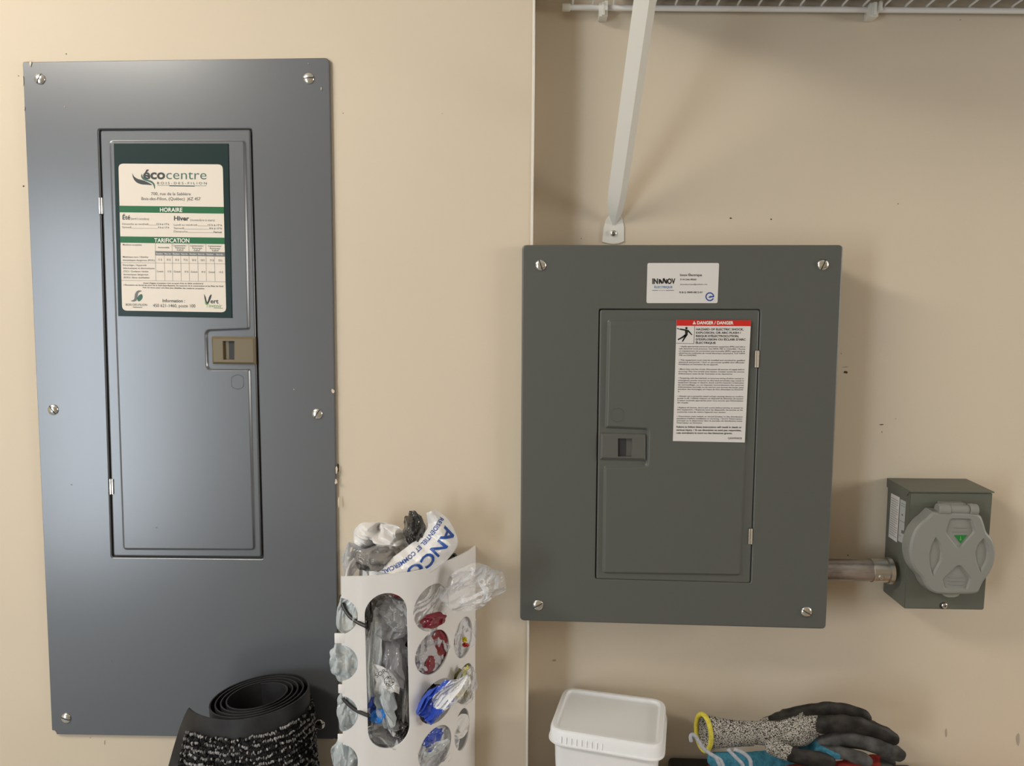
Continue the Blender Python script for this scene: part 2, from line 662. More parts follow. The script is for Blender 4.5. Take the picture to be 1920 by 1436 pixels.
# ------------------------------------------------------------------ shared hardware
def screw(parent, px, py, y, rpx=11.0, ang=0.6, cross=False):
    c = P(px, py, y)
    r = rpx * 0.95 / FOC
    prof = [(r, 0.0006), (r, -0.0004)]
    for k in range(1, 6):
        a = k / 6 * PI / 2
        prof.append((r * math.cos(a), -0.0004 - r * 0.38 * math.sin(a)))
    v, f = lathe(prof, c, (0, 1, 0), 28)
    s = mk('screw', v, f, 'chrome', parent, angle=50)
    # slot cut: dark bar that follows the dome
    bm = bmesh.new()
    for a in ([ang, ang + PI / 2] if cross else [ang]):
        d = np.array([math.cos(a), 0, math.sin(a)])
        nrm = np.array([-math.sin(a), 0, math.cos(a)])
        rows = []
        L = 0.55 if cross else 0.92
        for k in range(13):
            t = -L + 2 * L * k / 12
            h = -0.0004 - r * 0.38 * math.sqrt(max(0, 1 - t * t)) - 0.00008
            rows.append([bm.verts.new(c + d * r * t + nrm * r * 0.10 * sgn + np.array([0, h + dz, 0])) for sgn, dz in ((-1, 0), (1, 0), (1, 0.0004), (-1, 0.0004))])
        for r1, r2 in zip(rows, rows[1:]):
            for j in range(4):
                bm.faces.new((r1[j], r1[(j + 1) % 4], r2[(j + 1) % 4], r2[j]))
        bm.faces.new(rows[0])
        bm.faces.new(rows[-1])
    from_bm('screw_slot', bm, 'slot_dark', s, smooth=False)
    return s


def hinge(parent, px, py, y, wpx=9.0, hpx=30.0):
    bm = bmesh.new()
    c = P(px, py, y)
    s = 0.95 / FOC
    for dx in (-0.25, 0.25):
        v, f = tube([c + np.array([dx * wpx * s, -0.0006, -hpx * s / 2]), c + np.array([dx * wpx * s, -0.0006, 0]), c + np.array([dx * wpx * s, -0.0006, hpx * s / 2])],
                    wpx * s * 0.25, 10)
        vs = [bm.verts.new(p) for p in v]
        for fc in f:
            bm.faces.new([vs[i] for i in fc])
    h = from_bm('hinge_pin', bm, 'chrome', parent)
    bm = bmesh.new()
    bm_box(bm, c + np.array([-wpx * s * 0.62, -0.0002, -hpx * s * 0.54]), c + np.array([wpx * s * 0.62, 0.002, hpx * s * 0.54]), 0.0003, 1)
    from_bm('hinge_slot', bm, 'inside_dark', h)
    return h


def latch(parent, pts, win, y, mat, t=0.0042, dark_right=True):
    """bevelled slide latch with a finger pocket"""
    outer = pxpoly(pts, y)
    w = pxpoly(win, y)
    b = ring_plate('latch', np.array(outer), [(0, 0.001), (0, -t + 0.0022), (0.0026, -t)],
                   [(np.array(w), [(0, -t), (0.0001, -t + 0.0005), (0.0003, -0.0004)], True)], mat, parent, quad_map(y))
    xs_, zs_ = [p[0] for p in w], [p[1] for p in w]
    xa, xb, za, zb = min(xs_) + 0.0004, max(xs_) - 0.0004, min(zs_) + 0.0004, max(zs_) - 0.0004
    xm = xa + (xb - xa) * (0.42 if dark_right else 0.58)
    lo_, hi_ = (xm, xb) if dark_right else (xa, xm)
    box('pocket_shade', (lo_, y - 0.0008, za), (hi_, y - 0.0005, zb), 'inside_dark', b)  # dark insert on the pocket floor, painting in the shade of the hollow
    return b


def knockout(parent, px, py, y, rx, ry, mat):
    pts = []
    for k in range(40):
        a = 2 * PI * k / 40
        x = max(-rx, min(rx, ry * 1.05 * math.cos(a)))
        pts.append((px + x, py + ry * math.sin(a)))
    o = np.array(pxpoly(pts, y))
    r1, r2, r3 = o, inset(o, 0.0005), inset(o, 0.0010)
    n = len(o)
    v = [(a, y + 0.0002, b) for a, b in r1] + [(a, y - 0.00045, b) for a, b in r2] + [(a, y + 0.0002, b) for a, b in r3]
    f = []
    for j in range(2):
        for k in range(n):
            f.append((j * n + k, j * n + (k + 1) % n, (j + 1) * n + (k + 1) % n, (j + 1) * n + k))
    return mk('knockout_rim', v, f, mat, parent)


# ------------------------------------------------------------------ left panel
lp = thing('electrical_panel', tuple(P(360, 1380, 0.003)), 'tall blue-grey flush electrical panel with six screws, left of the bags', 'electrical panel')
o_pts = [(42, 116), (617, 108), (622, 400), (628, 800), (635, 1386), (106, 1377), (104, 1371), (97, 1369), (72, 800), (54, 400)]
outer = round_poly(pxpoly(o_pts, 0.0), [0.002, 0.006, 0, 0, 0.003, 0.001, 0.0005, 0.001, 0, 0], 3)
opening = round_poly(pxpoly([(182, 240), (474, 239), (496, 1050), (207, 1047)], 0.0), 0.004, 3)
ring_plate('cover', outer, [(0, 0.0052), (0, 0.0010), (0.0003, 0.0003), (0.0008, 0.0)],
           [(opening, [(0, 0.0), (0.0007, 0.0003), (0.0014, 0.0012), (0.0016, 0.0038)], False)], 'blue_grey_enamel', lp, quad_map(0.0))
bk = inset(opening, -0.004)
ring_plate('backing', bk, [(0, 0.0047), (0, 0.0036)], [], 'inside_dark', lp, quad_map(0.0))  # coloured dark to stand in for the shade in the shallow door gap
door = round_poly(pxpoly([(188, 245), (469, 243), (490, 1044), (213, 1042)], 0.0), 0.003, 3)
emb = round_poly(pxpoly([(205, 263), (462, 262), (470, 619), (390, 622), (392, 690), (471, 690), (480, 1032), (231, 1031)], 0.0),
                 [0.006, 0.006, 0.004, 0.004, 0.004, 0.004, 0.006, 0.006], 4)
ring_plate('door', door, [(0, 0.0036), (0, 0.0008), (0.0006, 0.0001), (0.0016, -0.0003)],
           [(emb, [(0, -0.0003), (0.0012, -0.0006), (0.0026, -0.0022), (0.0036, -0.0025)], True)], 'blue_grey_enamel', lp, quad_map(0.0))
YD = -0.0025
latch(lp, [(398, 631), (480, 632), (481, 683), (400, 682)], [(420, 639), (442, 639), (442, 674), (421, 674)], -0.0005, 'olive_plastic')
knockout(lp, 445.5, 716, YD, 12, 14, 'blue_grey_enamel')
hinge(lp, 190, 386, 0.0, 8.5, 30)
hinge(lp, 210, 912, 0.0, 8.5, 30)
for px, py, a in ((75, 148, 1.1), (579, 147, 0.05), (100, 768, 2.2), (595, 776, 1.0), (124, 1346, -0.3), (600, 1358, 0.4)):
    screw(lp, px, py, 0.0, 10.5, a)
for i, (px, py, rx, ry) in enumerate([(50, 114, 7, 1.6), (57, 118, 2.2, 6), (43, 152, 1.2, 11), (45, 203, 1.2, 5), (624, 733, 3, 4.5), (631, 880, 2.0, 8), (630, 903, 2.5, 5),
                                      (625, 1388, 8, 3), (101, 1371, 4, 2), (635, 942, 1.5, 12), (602, 166, 0.8, 4), (578, 119, 0.8, 0.8), (551, 730, 0.9, 0.9), (121, 200, 0.8, 0.8)]):
    blotch('paint_chip', px, py, rx, ry, -0.0004, 'wall_paint', lp, 100 + i, 0.0005, 9, 0.0006)
for i, (px, py, rx, ry) in enumerate([(207, 1240, 2.2, 2.2), (293, 989, 1.4, 1.2), (134, 909, 1.2, 1.0)]):
    blotch('dent_mark', px, py, rx, ry, YD if px == 293 else 0.0, 'ink_grey', lp, 130 + i, 0.0003, 9, 0.0006)

# ------------------------------------------------------------------ schedule card on the left panel's door
Z1 = lambda x, y: (200 + x / 3.988, 250 + y / 3.988)
YCARD = YD - 0.0012


def s1(lift):
    return lambda x, y: P(*Z1(x, y), YCARD - lift)


def leaf(pts):
    return spline([(*p, 0) for p in pts + pts[:1]], 5)[:-1, :2]


cd = thing('schedule_card', tuple(P(328, 594, YD)), 'dark green framed opening-hours card for a recycling centre on the left panel door', 'notice card')
cpoly = np.array([tuple(P(*Z1(x, y), YCARD)[[0, 2]]) for x, y in ((52, 76), (908, 76), (936, 1380), (86, 1366))])
ring_plate('card_frame', cpoly, [(0, 0.0011), (0, 0.0002), (0.0003, 0.0)], [], 'card_green', cd, quad_map(YCARD))
wpts = round_poly([(88, 226), (868, 232), (894, 1338), (116, 1325)], 38, 6)
Ink(s1(0.00015)).poly(wpts).build('printed_sheet', 'card_white', cd)
k = Ink(s1(0.0003))
k.poly([(94, 541), (876, 550), (877, 600), (96, 590)]).build('green_band', 'band_green', cd)
Ink(s1(0.0003)).poly([(100, 770), (880, 780), (882, 828), (102, 817)]).build('green_band', 'band_green', cd)
k = Ink(s1(0.0003))
k.poly([(362, 880), (884, 888), (885, 922), (363, 912)])
k.build('table_band', 'ink_grey', cd)
Ink(s1(0.00045)).text('HORAIRE', 398, 586, 566, 587, 32, 0.015).build('heading_lettering', 'ink_white', cd)
Ink(s1(0.00045)).text('TARIFICATION', 356, 815, 618, 816, 32, 0.015).build('heading_lettering', 'ink_white', cd)
w = Ink(s1(0.00045))
for i, x in enumerate((370, 432, 495, 557, 621, 683, 748, 820)):
    w.text('Résident' if i % 2 == 0 else 'Non-rés.', x, 905 + i * 0.8, x + 50, 905.5 + i * 0.8, 13)
w.build('table_lettering', 'ink_white', cd, True)
Ink(s1(0.0003)).text('éco', 272, 340, 437, 341, 74, 0.03).build('emblem_lettering', 'ink_dark', cd)
Ink(s1(0.0003)).text('Hiver', 503, 650, 616, 652, 34, 0.03).build('season_lettering', 'ink_dark', cd)
Ink(s1(0.0003)).text('Été', 118, 643, 176, 644, 34, 0.02).build('season_lettering', 'ink_dark', cd)
d = Ink(s1(0.0003))
d.text('B O I S - D E S - F I L I O N', 378, 380, 748, 382, 18, 0.004)
d.line(468, 393, 658, 395, 5)
d.text('700, rue de la Sablière', 332, 462, 628, 464, 24).text('Bois-des-Filion, (Québec)  J6Z 4S7', 260, 499, 702, 501, 24)
d.text('12 h à 17 h', 373, 685, 466, 686, 14, 0.012).text('9 h à 17 h', 384, 710, 466, 711, 14, 0.012)
d.text('12 h à 17 h', 757, 692, 861, 693, 14, 0.012).text('9 h à 17 h', 767, 717, 861, 718, 14, 0.012).text('Fermé', 800, 745, 860, 746, 15, 0.012)
d.text('Avant d\'agent comptant n\'est accepté (Visa et débit seulement)', 272, 1124, 722, 1128, 11, 0.012)
d.text('L\'Écocentre est fermé les jours de la Saint-Jean-Baptiste, les vacances de la construction et les fêtes de Noël', 128, 1138, 872, 1148, 11, 0.012)
d.text('Voir au verso pour une liste plus détaillée des matières acceptées', 268, 1157, 730, 1165, 11, 0.012)
d.text('Information :', 418, 1262, 585, 1264, 25, 0.012).text('450 621-1460, poste 100', 346, 1298, 663, 1302, 25)
d.text('BOIS-DES-FILION', 143, 1288, 302, 1290, 17, 0.0)
d.text('ert', 776, 1270, 836, 1271, 34, 0.02)
# dark leaf of the main emblem and the stroke of the lower right one
Ink(s1(0.0003)).poly(leaf([(190, 296), (205, 322), (232, 340), (268, 350), (300, 362), (340, 385), (300, 384), (255, 380), (218, 362), (197, 330)])).build('emblem_leaf', 'ink_dark', cd)
Ink(s1(0.0003)).poly(leaf([(728, 1200), (740, 1224), (752, 1262), (768, 1218), (784, 1205), (776, 1240), (758, 1275), (746, 1276), (733, 1240)])).build('emblem_leaf', 'ink_dark', cd)
d.poly([(188, 1296), (205, 1297), (266, 1299), (266, 1303), (205, 1302)])
d.build('dark_lettering', 'ink_dark', cd, True)
g = Ink(s1(0.0003))
g.text('centre', 445, 342, 746, 344, 74, -0.004).build('emblem_lettering', 'ink_teal', cd)
Ink(s1(0.0003)).line(380, 388, 746, 393, 2.5).build('emblem_rule', 'ink_teal', cd)
Ink(s1(0.00036)).poly(leaf([(262, 300), (258, 325), (275, 348), (315, 362), (345, 380), (358, 416), (360, 385), (340, 358), (305, 345), (275, 330)])).build('emblem_leaf', 'ink_teal', cd)
g = Ink(s1(0.0003))
g.poly(leaf([(225, 1236), (240, 1212), (262, 1202), (269, 1222), (258, 1246), (238, 1256)]))
g.build('emblem_leaf', 'ink_teal', cd)
g = Ink(s1(0.00032))
g.poly(leaf([(178, 1252), (205, 1240), (212, 1200), (232, 1176), (262, 1178), (238, 1192), (230, 1220), (222, 1250), (200, 1258)]))
for x0, x1, y, s in ((183, 316, 645, '(avril à octobre)'), (625, 808, 655, '(novembre à mars)')):
    g.text(s, x0, y, x1, y + 2, 17)
for s, x0, x1, y, xe in (('Dimanche au vendredi', 116, 312, 684, 372), ('Samedi', 116, 184, 708, 384), ('Lundi au vendredi', 502, 676, 690, 755),
                         ('Samedi', 502, 577, 715, 764), ('Dimanche', 502, 604, 740, 797)):
    g.text(s, x0, y, x1, y + 1, 15)
    g.line(x1 + 2, y + 1, xe, y + 2, 2)
for s, x0, x1, y in (('Matières acceptées', 120, 262, 838), ('Matériaux secs / Résidus', 120, 312, 929), ('domestiques dangereux (RDD)', 120, 358, 953),
                     ('Recyclage / Appareils', 122, 298, 990), ('informatiques et électroniques', 123, 358, 1013), ('(TIC) / Quelques résidus', 124, 312, 1037),
                     ('domestiques dangereux', 125, 312, 1060), ('(RDD) / Biens réutilisables', 126, 320, 1083)):
    g.text(s, x0, y, x1, y + (x1 - x0) * 0.008, 13, 0.008)
for s, x0, x1, y in (('Automobile', 383, 468, 858), ('Camionnette /', 495, 602, 844), ('Remorque', 512, 587, 860), ("4'x8'x2'", 523, 575, 878), ('Camionnette /', 622, 729, 846),
                     ('Remorque', 640, 714, 863), ("4'x8'x2'", 650, 700, 880), ('Camionnette/', 757, 858, 848), ('Remorque', 772, 848, 865), ("4'x8'x4'", 786, 838, 882)):
    g.text(s, x0, y, x1, y + 1, 13, 0.012)
for i, s in enumerate(('15 $', '30 $', '35 $', '75 $', '50 $', '150 $', '75 $', '225 $')):
    x = 384 + i * 63.5 + (6 if i > 5 else 0)
    g.text(s, x, 951 + i * 0.8, x + 29, 951.5 + i * 0.8, 16)
    g.text('Gratuit' if i % 2 == 0 else '10 $', x - (9 if i % 2 == 0 else -8), 1038 + i * 0.9, x + (40 if i % 2 == 0 else 35), 1038.5 + i * 0.9, 15)
g.line(104, 966, 886, 975, 2.0).line(108, 1098, 888, 1110, 2.0).line(104, 822, 104.5, 828, 2)
for x, t in ((363, 2), (430, 1), (489, 2), (553, 1), (614, 2), (680, 1), (741, 2), (805, 1)):
    y0 = 820 if t == 2 else 915
    g.line(x, y0, x + 5, 1104, 1.8)
g.build('fine_print', 'ink_grey', cd, True)
g = Ink(s1(0.00034))
g.text("l'avenir", 748, 1300, 862, 1304, 30, -0.004)
g.line(800, 1306, 868, 1308, 4)
g.poly([(735, 1250), (742, 1262), (750, 1280), (742, 1282), (734, 1270)])
g.build('pale_green_lettering', 'ink_leaf', cd)

# ------------------------------------------------------------------ right panel
YP = -0.0086
rp_ = thing('electrical_panel', tuple(P(1262, 1170, 0.03)), 'squarish green-grey surface-mounted electrical panel with a white danger label on its door', 'electrical panel')
outer = round_poly(pxpoly([(979, 459), (1582, 459), (1549, 1180), (975, 1164)], YP), 0.006, 5)
opening = round_poly(pxpoly([(1121, 577), (1428, 578), (1410, 1095), (1114, 1087)], YP), 0.004, 3)
ring_plate('cover', outer, [(0.0005, 0.013), (0, 0.0115), (0, 0.0022), (0.0007, 0.0006), (0.002, 0.0)],
           [(opening, [(0, 0.0), (0.0008, 0.0004), (0.0015, 0.0016), (0.0017, 0.006)], False)], 'green_grey_enamel', rp_, quad_map(YP))
ring_plate('backing', inset(opening, -0.004), [(0, 0.008), (0, 0.0055)], [], 'inside_dark', rp_, quad_map(YP))  # dark colour in place of shade behind the gap, as on the left panel
body = inset(outer, 0.007)
ring_plate('enclosure', body, [(0, YR - YP - 0.0005), (0, 0.0095), (0.001, 0.0085)], [], 'green_grey_enamel', rp_, quad_map(YP))
door = round_poly(pxpoly([(1125, 581), (1424, 581), (1406, 1093), (1118, 1085)], YP), 0.003, 3)
emb = round_poly(pxpoly([(1139, 598), (1406, 597), (1389, 1079), (1129, 1075), (1132, 873), (1211, 871), (1213, 806), (1134, 803)], YP),
                 [0.005, 0.005, 0.005, 0.005, 0.003, 0.003, 0.003, 0.003], 4)
ring_plate('door', door, [(0, 0.005), (0, 0.0008), (0.0006, 0.0001), (0.0014, -0.0002)],
           [(emb, [(0, -0.0002), (0.0007, -0.0006), (0.0028, -0.0032), (0.0036, -0.0035)], True)], 'green_grey_enamel', rp_, quad_map(YP))
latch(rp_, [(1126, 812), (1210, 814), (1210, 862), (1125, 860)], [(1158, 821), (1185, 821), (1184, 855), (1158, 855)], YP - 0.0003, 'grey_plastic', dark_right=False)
knockout(rp_, 1158.5, 778, YP - 0.0035, 11.5, 13.5, 'green_grey_enamel')
hinge(rp_, 1419, 673, YP, 8.0, 31)
hinge(rp_, 1407, 1005, YP, 8.0, 30)
for px, py, a in ((1014, 497, 1.9), (1543, 496, 1.2), (1009, 1134, 0.5), (1512, 1147, 2.6)):
    screw(rp_, px, py, YP, 10.5, a)

Z3 = lambda x, y: (1200 + x / 3.988, 480 + y / 3.988)


def s3(y):
    return lambda a, b: P(*Z3(a, b), y)


# business card sticker above the door
YK = YP - 0.0006
pl = round_poly([tuple(P(*Z3(x, y), YK)[[0, 2]]) for x, y in ((56, 52), (592, 52), (580, 352), (48, 352))], 0.0022, 4)
bc = ring_plate('contact_sticker', pl, [(0, 0.0006), (0, 0.0)], [], 'label_white', rp_, quad_map(YK))
bc['label'] = 'white rounded contact sticker of an electrician above the door'
s = s3(YK - 0.0002)
k = Ink(s)
k.text('IN', 92, 207, 134, 207, 40, 0.04).text('OV', 204, 207, 264, 207, 40, 0.04)
k.poly([(140, 172), (152, 172), (170, 196), (170, 207), (160, 207), (150, 192), (150, 207), (140, 207)])
k.poly([(170, 168), (182, 164), (196, 190), (196, 172), (204, 172), (204, 207), (192, 207), (178, 184), (178, 207), (170, 196)])
k.text('Innov Électrique', 300, 150, 463, 150, 19, 0.012).text('514-266-8560', 300, 181, 421, 181, 13, 0.012)
k.text('innovelectrique@outlook.com', 300, 216, 502, 216, 10).text('R.B.Q 5840-0812-01', 296, 277, 466, 277, 13, 0.016)
k.line(92, 257, 135, 257, 3).line(140, 257, 190, 257, 1.5).line(194, 257, 254, 257, 3)
k.build('black_print', 'ink_black', bc, True)
k = Ink(s)
k.text('ÉLECTRIQUE', 108, 240, 243, 240, 17, 0.012)
k.build('blue_print', 'ink_logo_blue', bc)
k = Ink(s)
n = 40
ro, ri = 33, 24
ring = [(522 + ro * math.cos(a), 304 - ro * math.sin(a)) for a in np.linspace(0.1, 2 * PI - 0.45, n)]
rin = [(522 + ri * math.cos(a), 304 - ri * math.sin(a)) for a in np.linspace(0.1, 2 * PI - 0.45, n)]
for i in range(n - 1):
    k.poly([ring[i], ring[i + 1], rin[i + 1], rin[i]])
k.poly([(510, 308), (524, 298), (554, 300), (554, 308), (530, 310), (520, 314)])
k.build('round_logo', 'ink_blue', bc)

# danger label on the door
YK = YP - 0.0041
pl = np.array([tuple(P(*Z3(x, y), YK)[[0, 2]]) for x, y in ((274, 477), (830, 481), (783, 1394), (246, 1383))])
wl_ = ring_plate('warning_label', pl, [(0, 0.0006), (0, 0.0)], [], 'label_white', rp_, quad_map(YK))
wl_['label'] = 'white danger label with red heading and black text'
s = s3(YK - 0.0002)
Ink(s).poly([(274, 477), (830, 481), (829, 524), (273, 521)]).build('red_heading_band', 'label_red', wl_)
k = Ink(s3(YK - 0.0004))
k.text('DANGER / DANGER', 427, 510, 699, 511, 24, 0.03)
k.poly([(405, 484), (419, 510), (393, 510)])
k.build('white_heading', 'ink_white', wl_)
k = Ink(s3(YK - 0.0006))
k.poly([(403.5, 492), (406.5, 492), (406, 502), (404, 502)]).poly([(403.5, 504), (406.5, 504), (406.5, 507), (403.5, 507)])
k.build('heading_mark', 'label_red', wl_)
k = Ink(s)
for i, (t, x1) in enumerate((('HAZARD OF ELECTRIC SHOCK,', 775), ('EXPLOSION, OR ARC FLASH /', 755), ("RISQUE D'ÉLECTROCUTION,", 740), ("D'EXPLOSION OU ÉCLAIR D'ARC", 790), ('ÉLECTRIQUE', 566))):
    k.text(t, 420 - i * 0.7, 555 + i * 25.2, x1, 556 + i * 25.2, 16, 0.022)
k.line(409, 524, 403, 655, 2.5).line(269, 652, 404, 655, 2.5)
# pictogram: figure struck by current
k.poly([(347 + 9 * math.cos(a), 539 + 9 * math.sin(a)) for a in np.linspace(0, 2 * PI, 16, endpoint=False)])
for pts in ([(300, 541), (338, 547), (362, 552), (392, 588), (386, 592), (358, 566), (356, 590), (338, 592), (336, 558), (300, 552)],
            [(338, 588), (356, 590), (340, 612), (320, 642), (313, 638), (330, 606)], [(336, 584), (350, 596), (318, 614), (284, 630), (281, 622), (312, 604)]):
    k.poly(pts)
k.line(278, 543, 302, 548, 5).line(278, 543, 286, 538, 4)
para = [
    ('• Apply appropriate personal protective equipment (PPE) and follow', 298, 788, 680), ('safe electrical work practices. See NFPA 70E or CSAZ462. / Portez', 292, 787, 697),
    ('un équipement de protection personnelle (ÉPP) approprié et', 291, 786, 714), ('observez les méthodes de travail électrique sécuritaire. Voir NFPA', 291, 786, 730), ('70E ou CSAZ462.', 291, 424, 746),
    ('• This equipment must only be installed and serviced by qualified', 290, 784, 782), ('electrical personnel. / Seul un personnel qualifié doit effectuer', 289, 783, 798), ("l'installation et l'entretien de cet appareil.", 288, 583, 814),
    ('• More than one live circuit. Disconnect all sources of supply before', 288, 781, 850), ('servicing / Plus d\'un circuit sous tension. Couper toutes les sources', 287, 780, 867), ("d'alimentation avant de fair l'entretien et les réparations", 287, 690, 884),
    ('• Tampering with the interlock, or incorrect wiring of either normal or', 286, 778, 917), ('emergency power sources to the load terminals may result in', 285, 777, 934),
    ("equipment damage or electric shock and fire hazards./ L'altération", 284, 776, 950), ('du verrouillage, ou un mauvais raccordement des sources', 284, 776, 967),
    ("d'alimentation normale ou de secours aux bornes de sortie, peut", 283, 775, 984), ("entraîner des dommages, un risque de choc électrique ou d'incendi-", 283, 774, 1000), ('e.', 283, 297, 1016),
    ('• Always use a properly rated voltage sensing device to confirm', 281, 772, 1052), ('power is off. / Utilisez toujours un dispositif de détection de tension', 280, 771, 1068), ("à valeur nominale appropriée pour vous assurer que l'alimentation", 280, 771, 1084), ('est coupée.', 279, 362, 1100),
    ('• Replace all devices, doors and covers before turning on power to', 278, 769, 1137), ('this equipment. / Replacez tous les dispositifs, les portes et les', 277, 768, 1153), ("couvercles avant de mettre l'appareil sous tension.", 277, 643, 1170),
    ('• Disconnect main switch or circuit breaker in the distribution', 276, 767, 1203), ("panelboard before installation or servicing. / Ouvrir l'interrupteur", 275, 766, 1219), ('principal ou le disjoncteur dans le panneau de distribution avant', 275, 765, 1235), ("l'interrupteur ou l'entretien.", 274, 467, 1251)]
for t, x0, x1, y in para:
    k.text(t, x0, y, x1, y + (x1 - x0) * 0.007, 10.5, 0.006)
for t, x0, x1, y in (('Failure to follow these instructions will result in death or', 273, 760, 1283), ('serious injury. / Si ces directives ne sont pas respectées,', 272, 758, 1306), ('cela entraînera la mort ou des blessures graves.', 272, 690, 1328)):
    k.text(t, x0, y, x1, y + (x1 - x0) * 0.007, 13, 0.022)
k.text('QGH93625', 657, 1368, 762, 1369, 14, 0.006)
k.build('black_print', 'ink_black', wl_, True)
# ------------------------------------------------------------------ power inlet box
Z4 = lambda x, y: (1530 + x / 4.786, 880 + y / 4.786)
YF = 0.012
ib = thing('power_inlet_box', tuple(P(*Z4(1000, 1255), 0.04)), 'green-grey generator inlet box with round grey flap, right of the squarish panel', 'inlet box')
fc = [P(*Z4(*p), YF) for p in ((845, 205), (1588, 212), (1508, 1262), (790, 1250))]
btl, bbl = P(*Z4(645, 90), YR - 0.0005), P(*Z4(600, 1095), YR - 0.0005)
bc4 = [btl, btl + (fc[1] - fc[0]), bbl + (fc[2] - fc[3]), bbl]
bm = bmesh.new()
vs = [bm.verts.new(p) for p in fc + bc4]
for q in ((0, 1, 2, 3), (4, 5, 6, 7), (0, 1, 5, 4), (1, 2, 6, 5), (2, 3, 7, 6), (3, 0, 4, 7)):
    bm.faces.new([vs[i] for i in q])
bmesh.ops.bevel(bm, geom=list(bm.edges), offset=0.0012, segments=2, affect='EDGES')
from_bm('enclosure', bm, 'box_green_enamel', ib)
# folded hood: thin lip over the front and the side
tl, tr = fc[0], fc[1]
bm = bmesh.new()


def slab(bm, quad, off):
    a = [bm.verts.new(p) for p in quad]
    b_ = [bm.verts.new(np.array(p) + np.array(off)) for p in quad]
    bm.faces.new(a)
    bm.faces.new(b_)
    for i in range(4):
        bm.faces.new((a[i], a[(i + 1) % 4], b_[(i + 1) % 4], b_[i]))


up = np.array([0, 0, 0.0015])
slab(bm, [tl + [-0.001, -0.0015, 0.0004], tr + [0.001, -0.0015, 0.0004], bc4[1] + [0.001, 0, 0.0004], bc4[0] + [-0.001, 0, 0.0004]], (0, 0, 0.0015))
slab(bm, [tl + [-0.0012, -0.0005, 0.0012], bc4[0] + [-0.0012, 0, 0.0012], bc4[0] + [-0.0012, 0, -0.010], tl + [-0.0012, 0.006, -0.006]], (0.0011, 0, 0))
from_bm('hood', bm, 'box_green_enamel', ib, smooth=False)
# flap
YLID = YF - 0.020
YLB = YF - 0.001


def lid2(pts, y):
    return [tuple(P(*Z4(*p), y)[[0, 2]]) for p in pts]


lid_out = [(1060, 400), (1150, 405), (1300, 408), (1450, 420), (1490, 480), (1520, 575), (1575, 640), (1597, 740), (1585, 840), (1545, 930), (1492, 1000), (1462, 1060), (1430, 1098),
           (1280, 1106), (1130, 1104), (1050, 1085), (1000, 1030), (965, 960), (905, 890), (868, 800), (862, 700), (890, 590), (945, 505), (1010, 450)]
lo = spline([(*p, 0) for p in lid_out + lid_out[:1]], 3)[:-1, :2]
lo2 = np.array(lid2(lo, YLID))
recs = [([(1200, 436), (1402, 440), (1440, 560), (1312, 712), (1268, 712), (1158, 572)], 0.004),
        ([(1130, 985), (1265, 858), (1305, 858), (1402, 980), (1368, 1085), (1152, 1083)], 0.003),
        ([(1075, 600), (1125, 660), (1142, 740), (1130, 830), (1052, 972), (1016, 870), (1012, 760), (1035, 670)], 0.002),
        ([(1508, 608), (1545, 670), (1558, 740), (1548, 820), (1484, 945), (1440, 850), (1425, 760), (1445, 680)], 0.002)]
holes = [(round_poly(lid2(p, YLID), r, 3), [(0, 0), (0.0006, 0.0003), (0.0016, 0.0021), (0.0022, 0.0026)], True) for p, r in recs]
flap = ring_plate('flap', inset(lo2, -0.0035), [(0, YLB - YLID), (0, YLB - YLID - 0.006), (0.0010, 0.0022), (0.0022, 0.0007), (0.0038, 0.0)], holes, 'lid_grey', ib, quad_map(YLID))
for x0, x1, y in ((1235, 1365, 522), (1225, 1365, 556), (1195, 1325, 968), (1188, 1330, 1000), (1190, 1320, 1032)):
    a, b_ = P(*Z4(x0, y), YLID + 0.0024), P(*Z4(x1, y), YLID + 0.0024)
    bm = bmesh.new()
    bm_box(bm, (a[0], YLID + 0.0016, a[2] - 0.0005), (b_[0], YLID + 0.0028, a[2] + 0.0005), 0.0003, 1)
    from_bm('grip_rib', bm, 'lid_grey', flap)
slb = lambda lift: (lambda x, y: P(*Z4(x, y), YLID + 0.0024 - lift))
Ink(slb(0.0003)).poly([(1238, 590), (1357, 590), (1298, 665)]).build('arrow_label', 'arrow_green', flap)
k = Ink(slb(0.0005))
k.line(1297, 600, 1297, 625, 7).poly([(1285, 625), (1309, 625), (1297, 642)])
k.build('arrow_mark', 'ink_leaf', flap)
tabp = round_poly(lid2([(1130, 1095), (1295, 1098), (1290, 1130), (1250, 1150), (1180, 1150), (1135, 1128)], YLID + 0.004), 0.003, 3)
ring_plate('finger_tab', tabp, [(0, 0.004), (0, 0.0005), (0.0006, 0)], [], 'lid_grey', ib, quad_map(YLID + 0.004))
# hinge barrel
yh = YLID + 0.006
for nm, x0, x1, r in (('hinge_knuckle', 1085, 1190, 53), ('hinge_knuckle', 1192, 1362, 44), ('hinge_knuckle', 1364, 1438, 53)):
    a, b_ = P(*Z4(x0, 358), yh), P(*Z4(x1, 362), yh)
    rr = r / 4.786 * 0.96 / FOC
    v, f = lathe([(rr * 0.93, 0), (rr, 0.0006), (rr, np.linalg.norm(b_ - a) - 0.0006), (rr * 0.93, np.linalg.norm(b_ - a))], a, b_ - a, 20)
    mk(nm, v, f, 'lid_grey', ib)
a, b_ = P(*Z4(1120, 296), yh + 0.006), P(*Z4(1330, 420), yh + 0.006)
box('hinge_plate', (a[0], yh + 0.002, b_[2]), (b_[0], YF + 0.001, a[2]), 'lid_grey', ib, 0.001)
a, b_ = P(*Z4(1060, 385), YF), P(*Z4(1450, 1110), YF)
screw(ib, *Z4(1152, 1223), YF, 5.6, 0.5, True)
c = P(*Z4(1140, 1222), YF)
v, f = lathe([(0.0045, -0.0002), (0.0045, 0.001)], c, (0, 1, 0), 20)
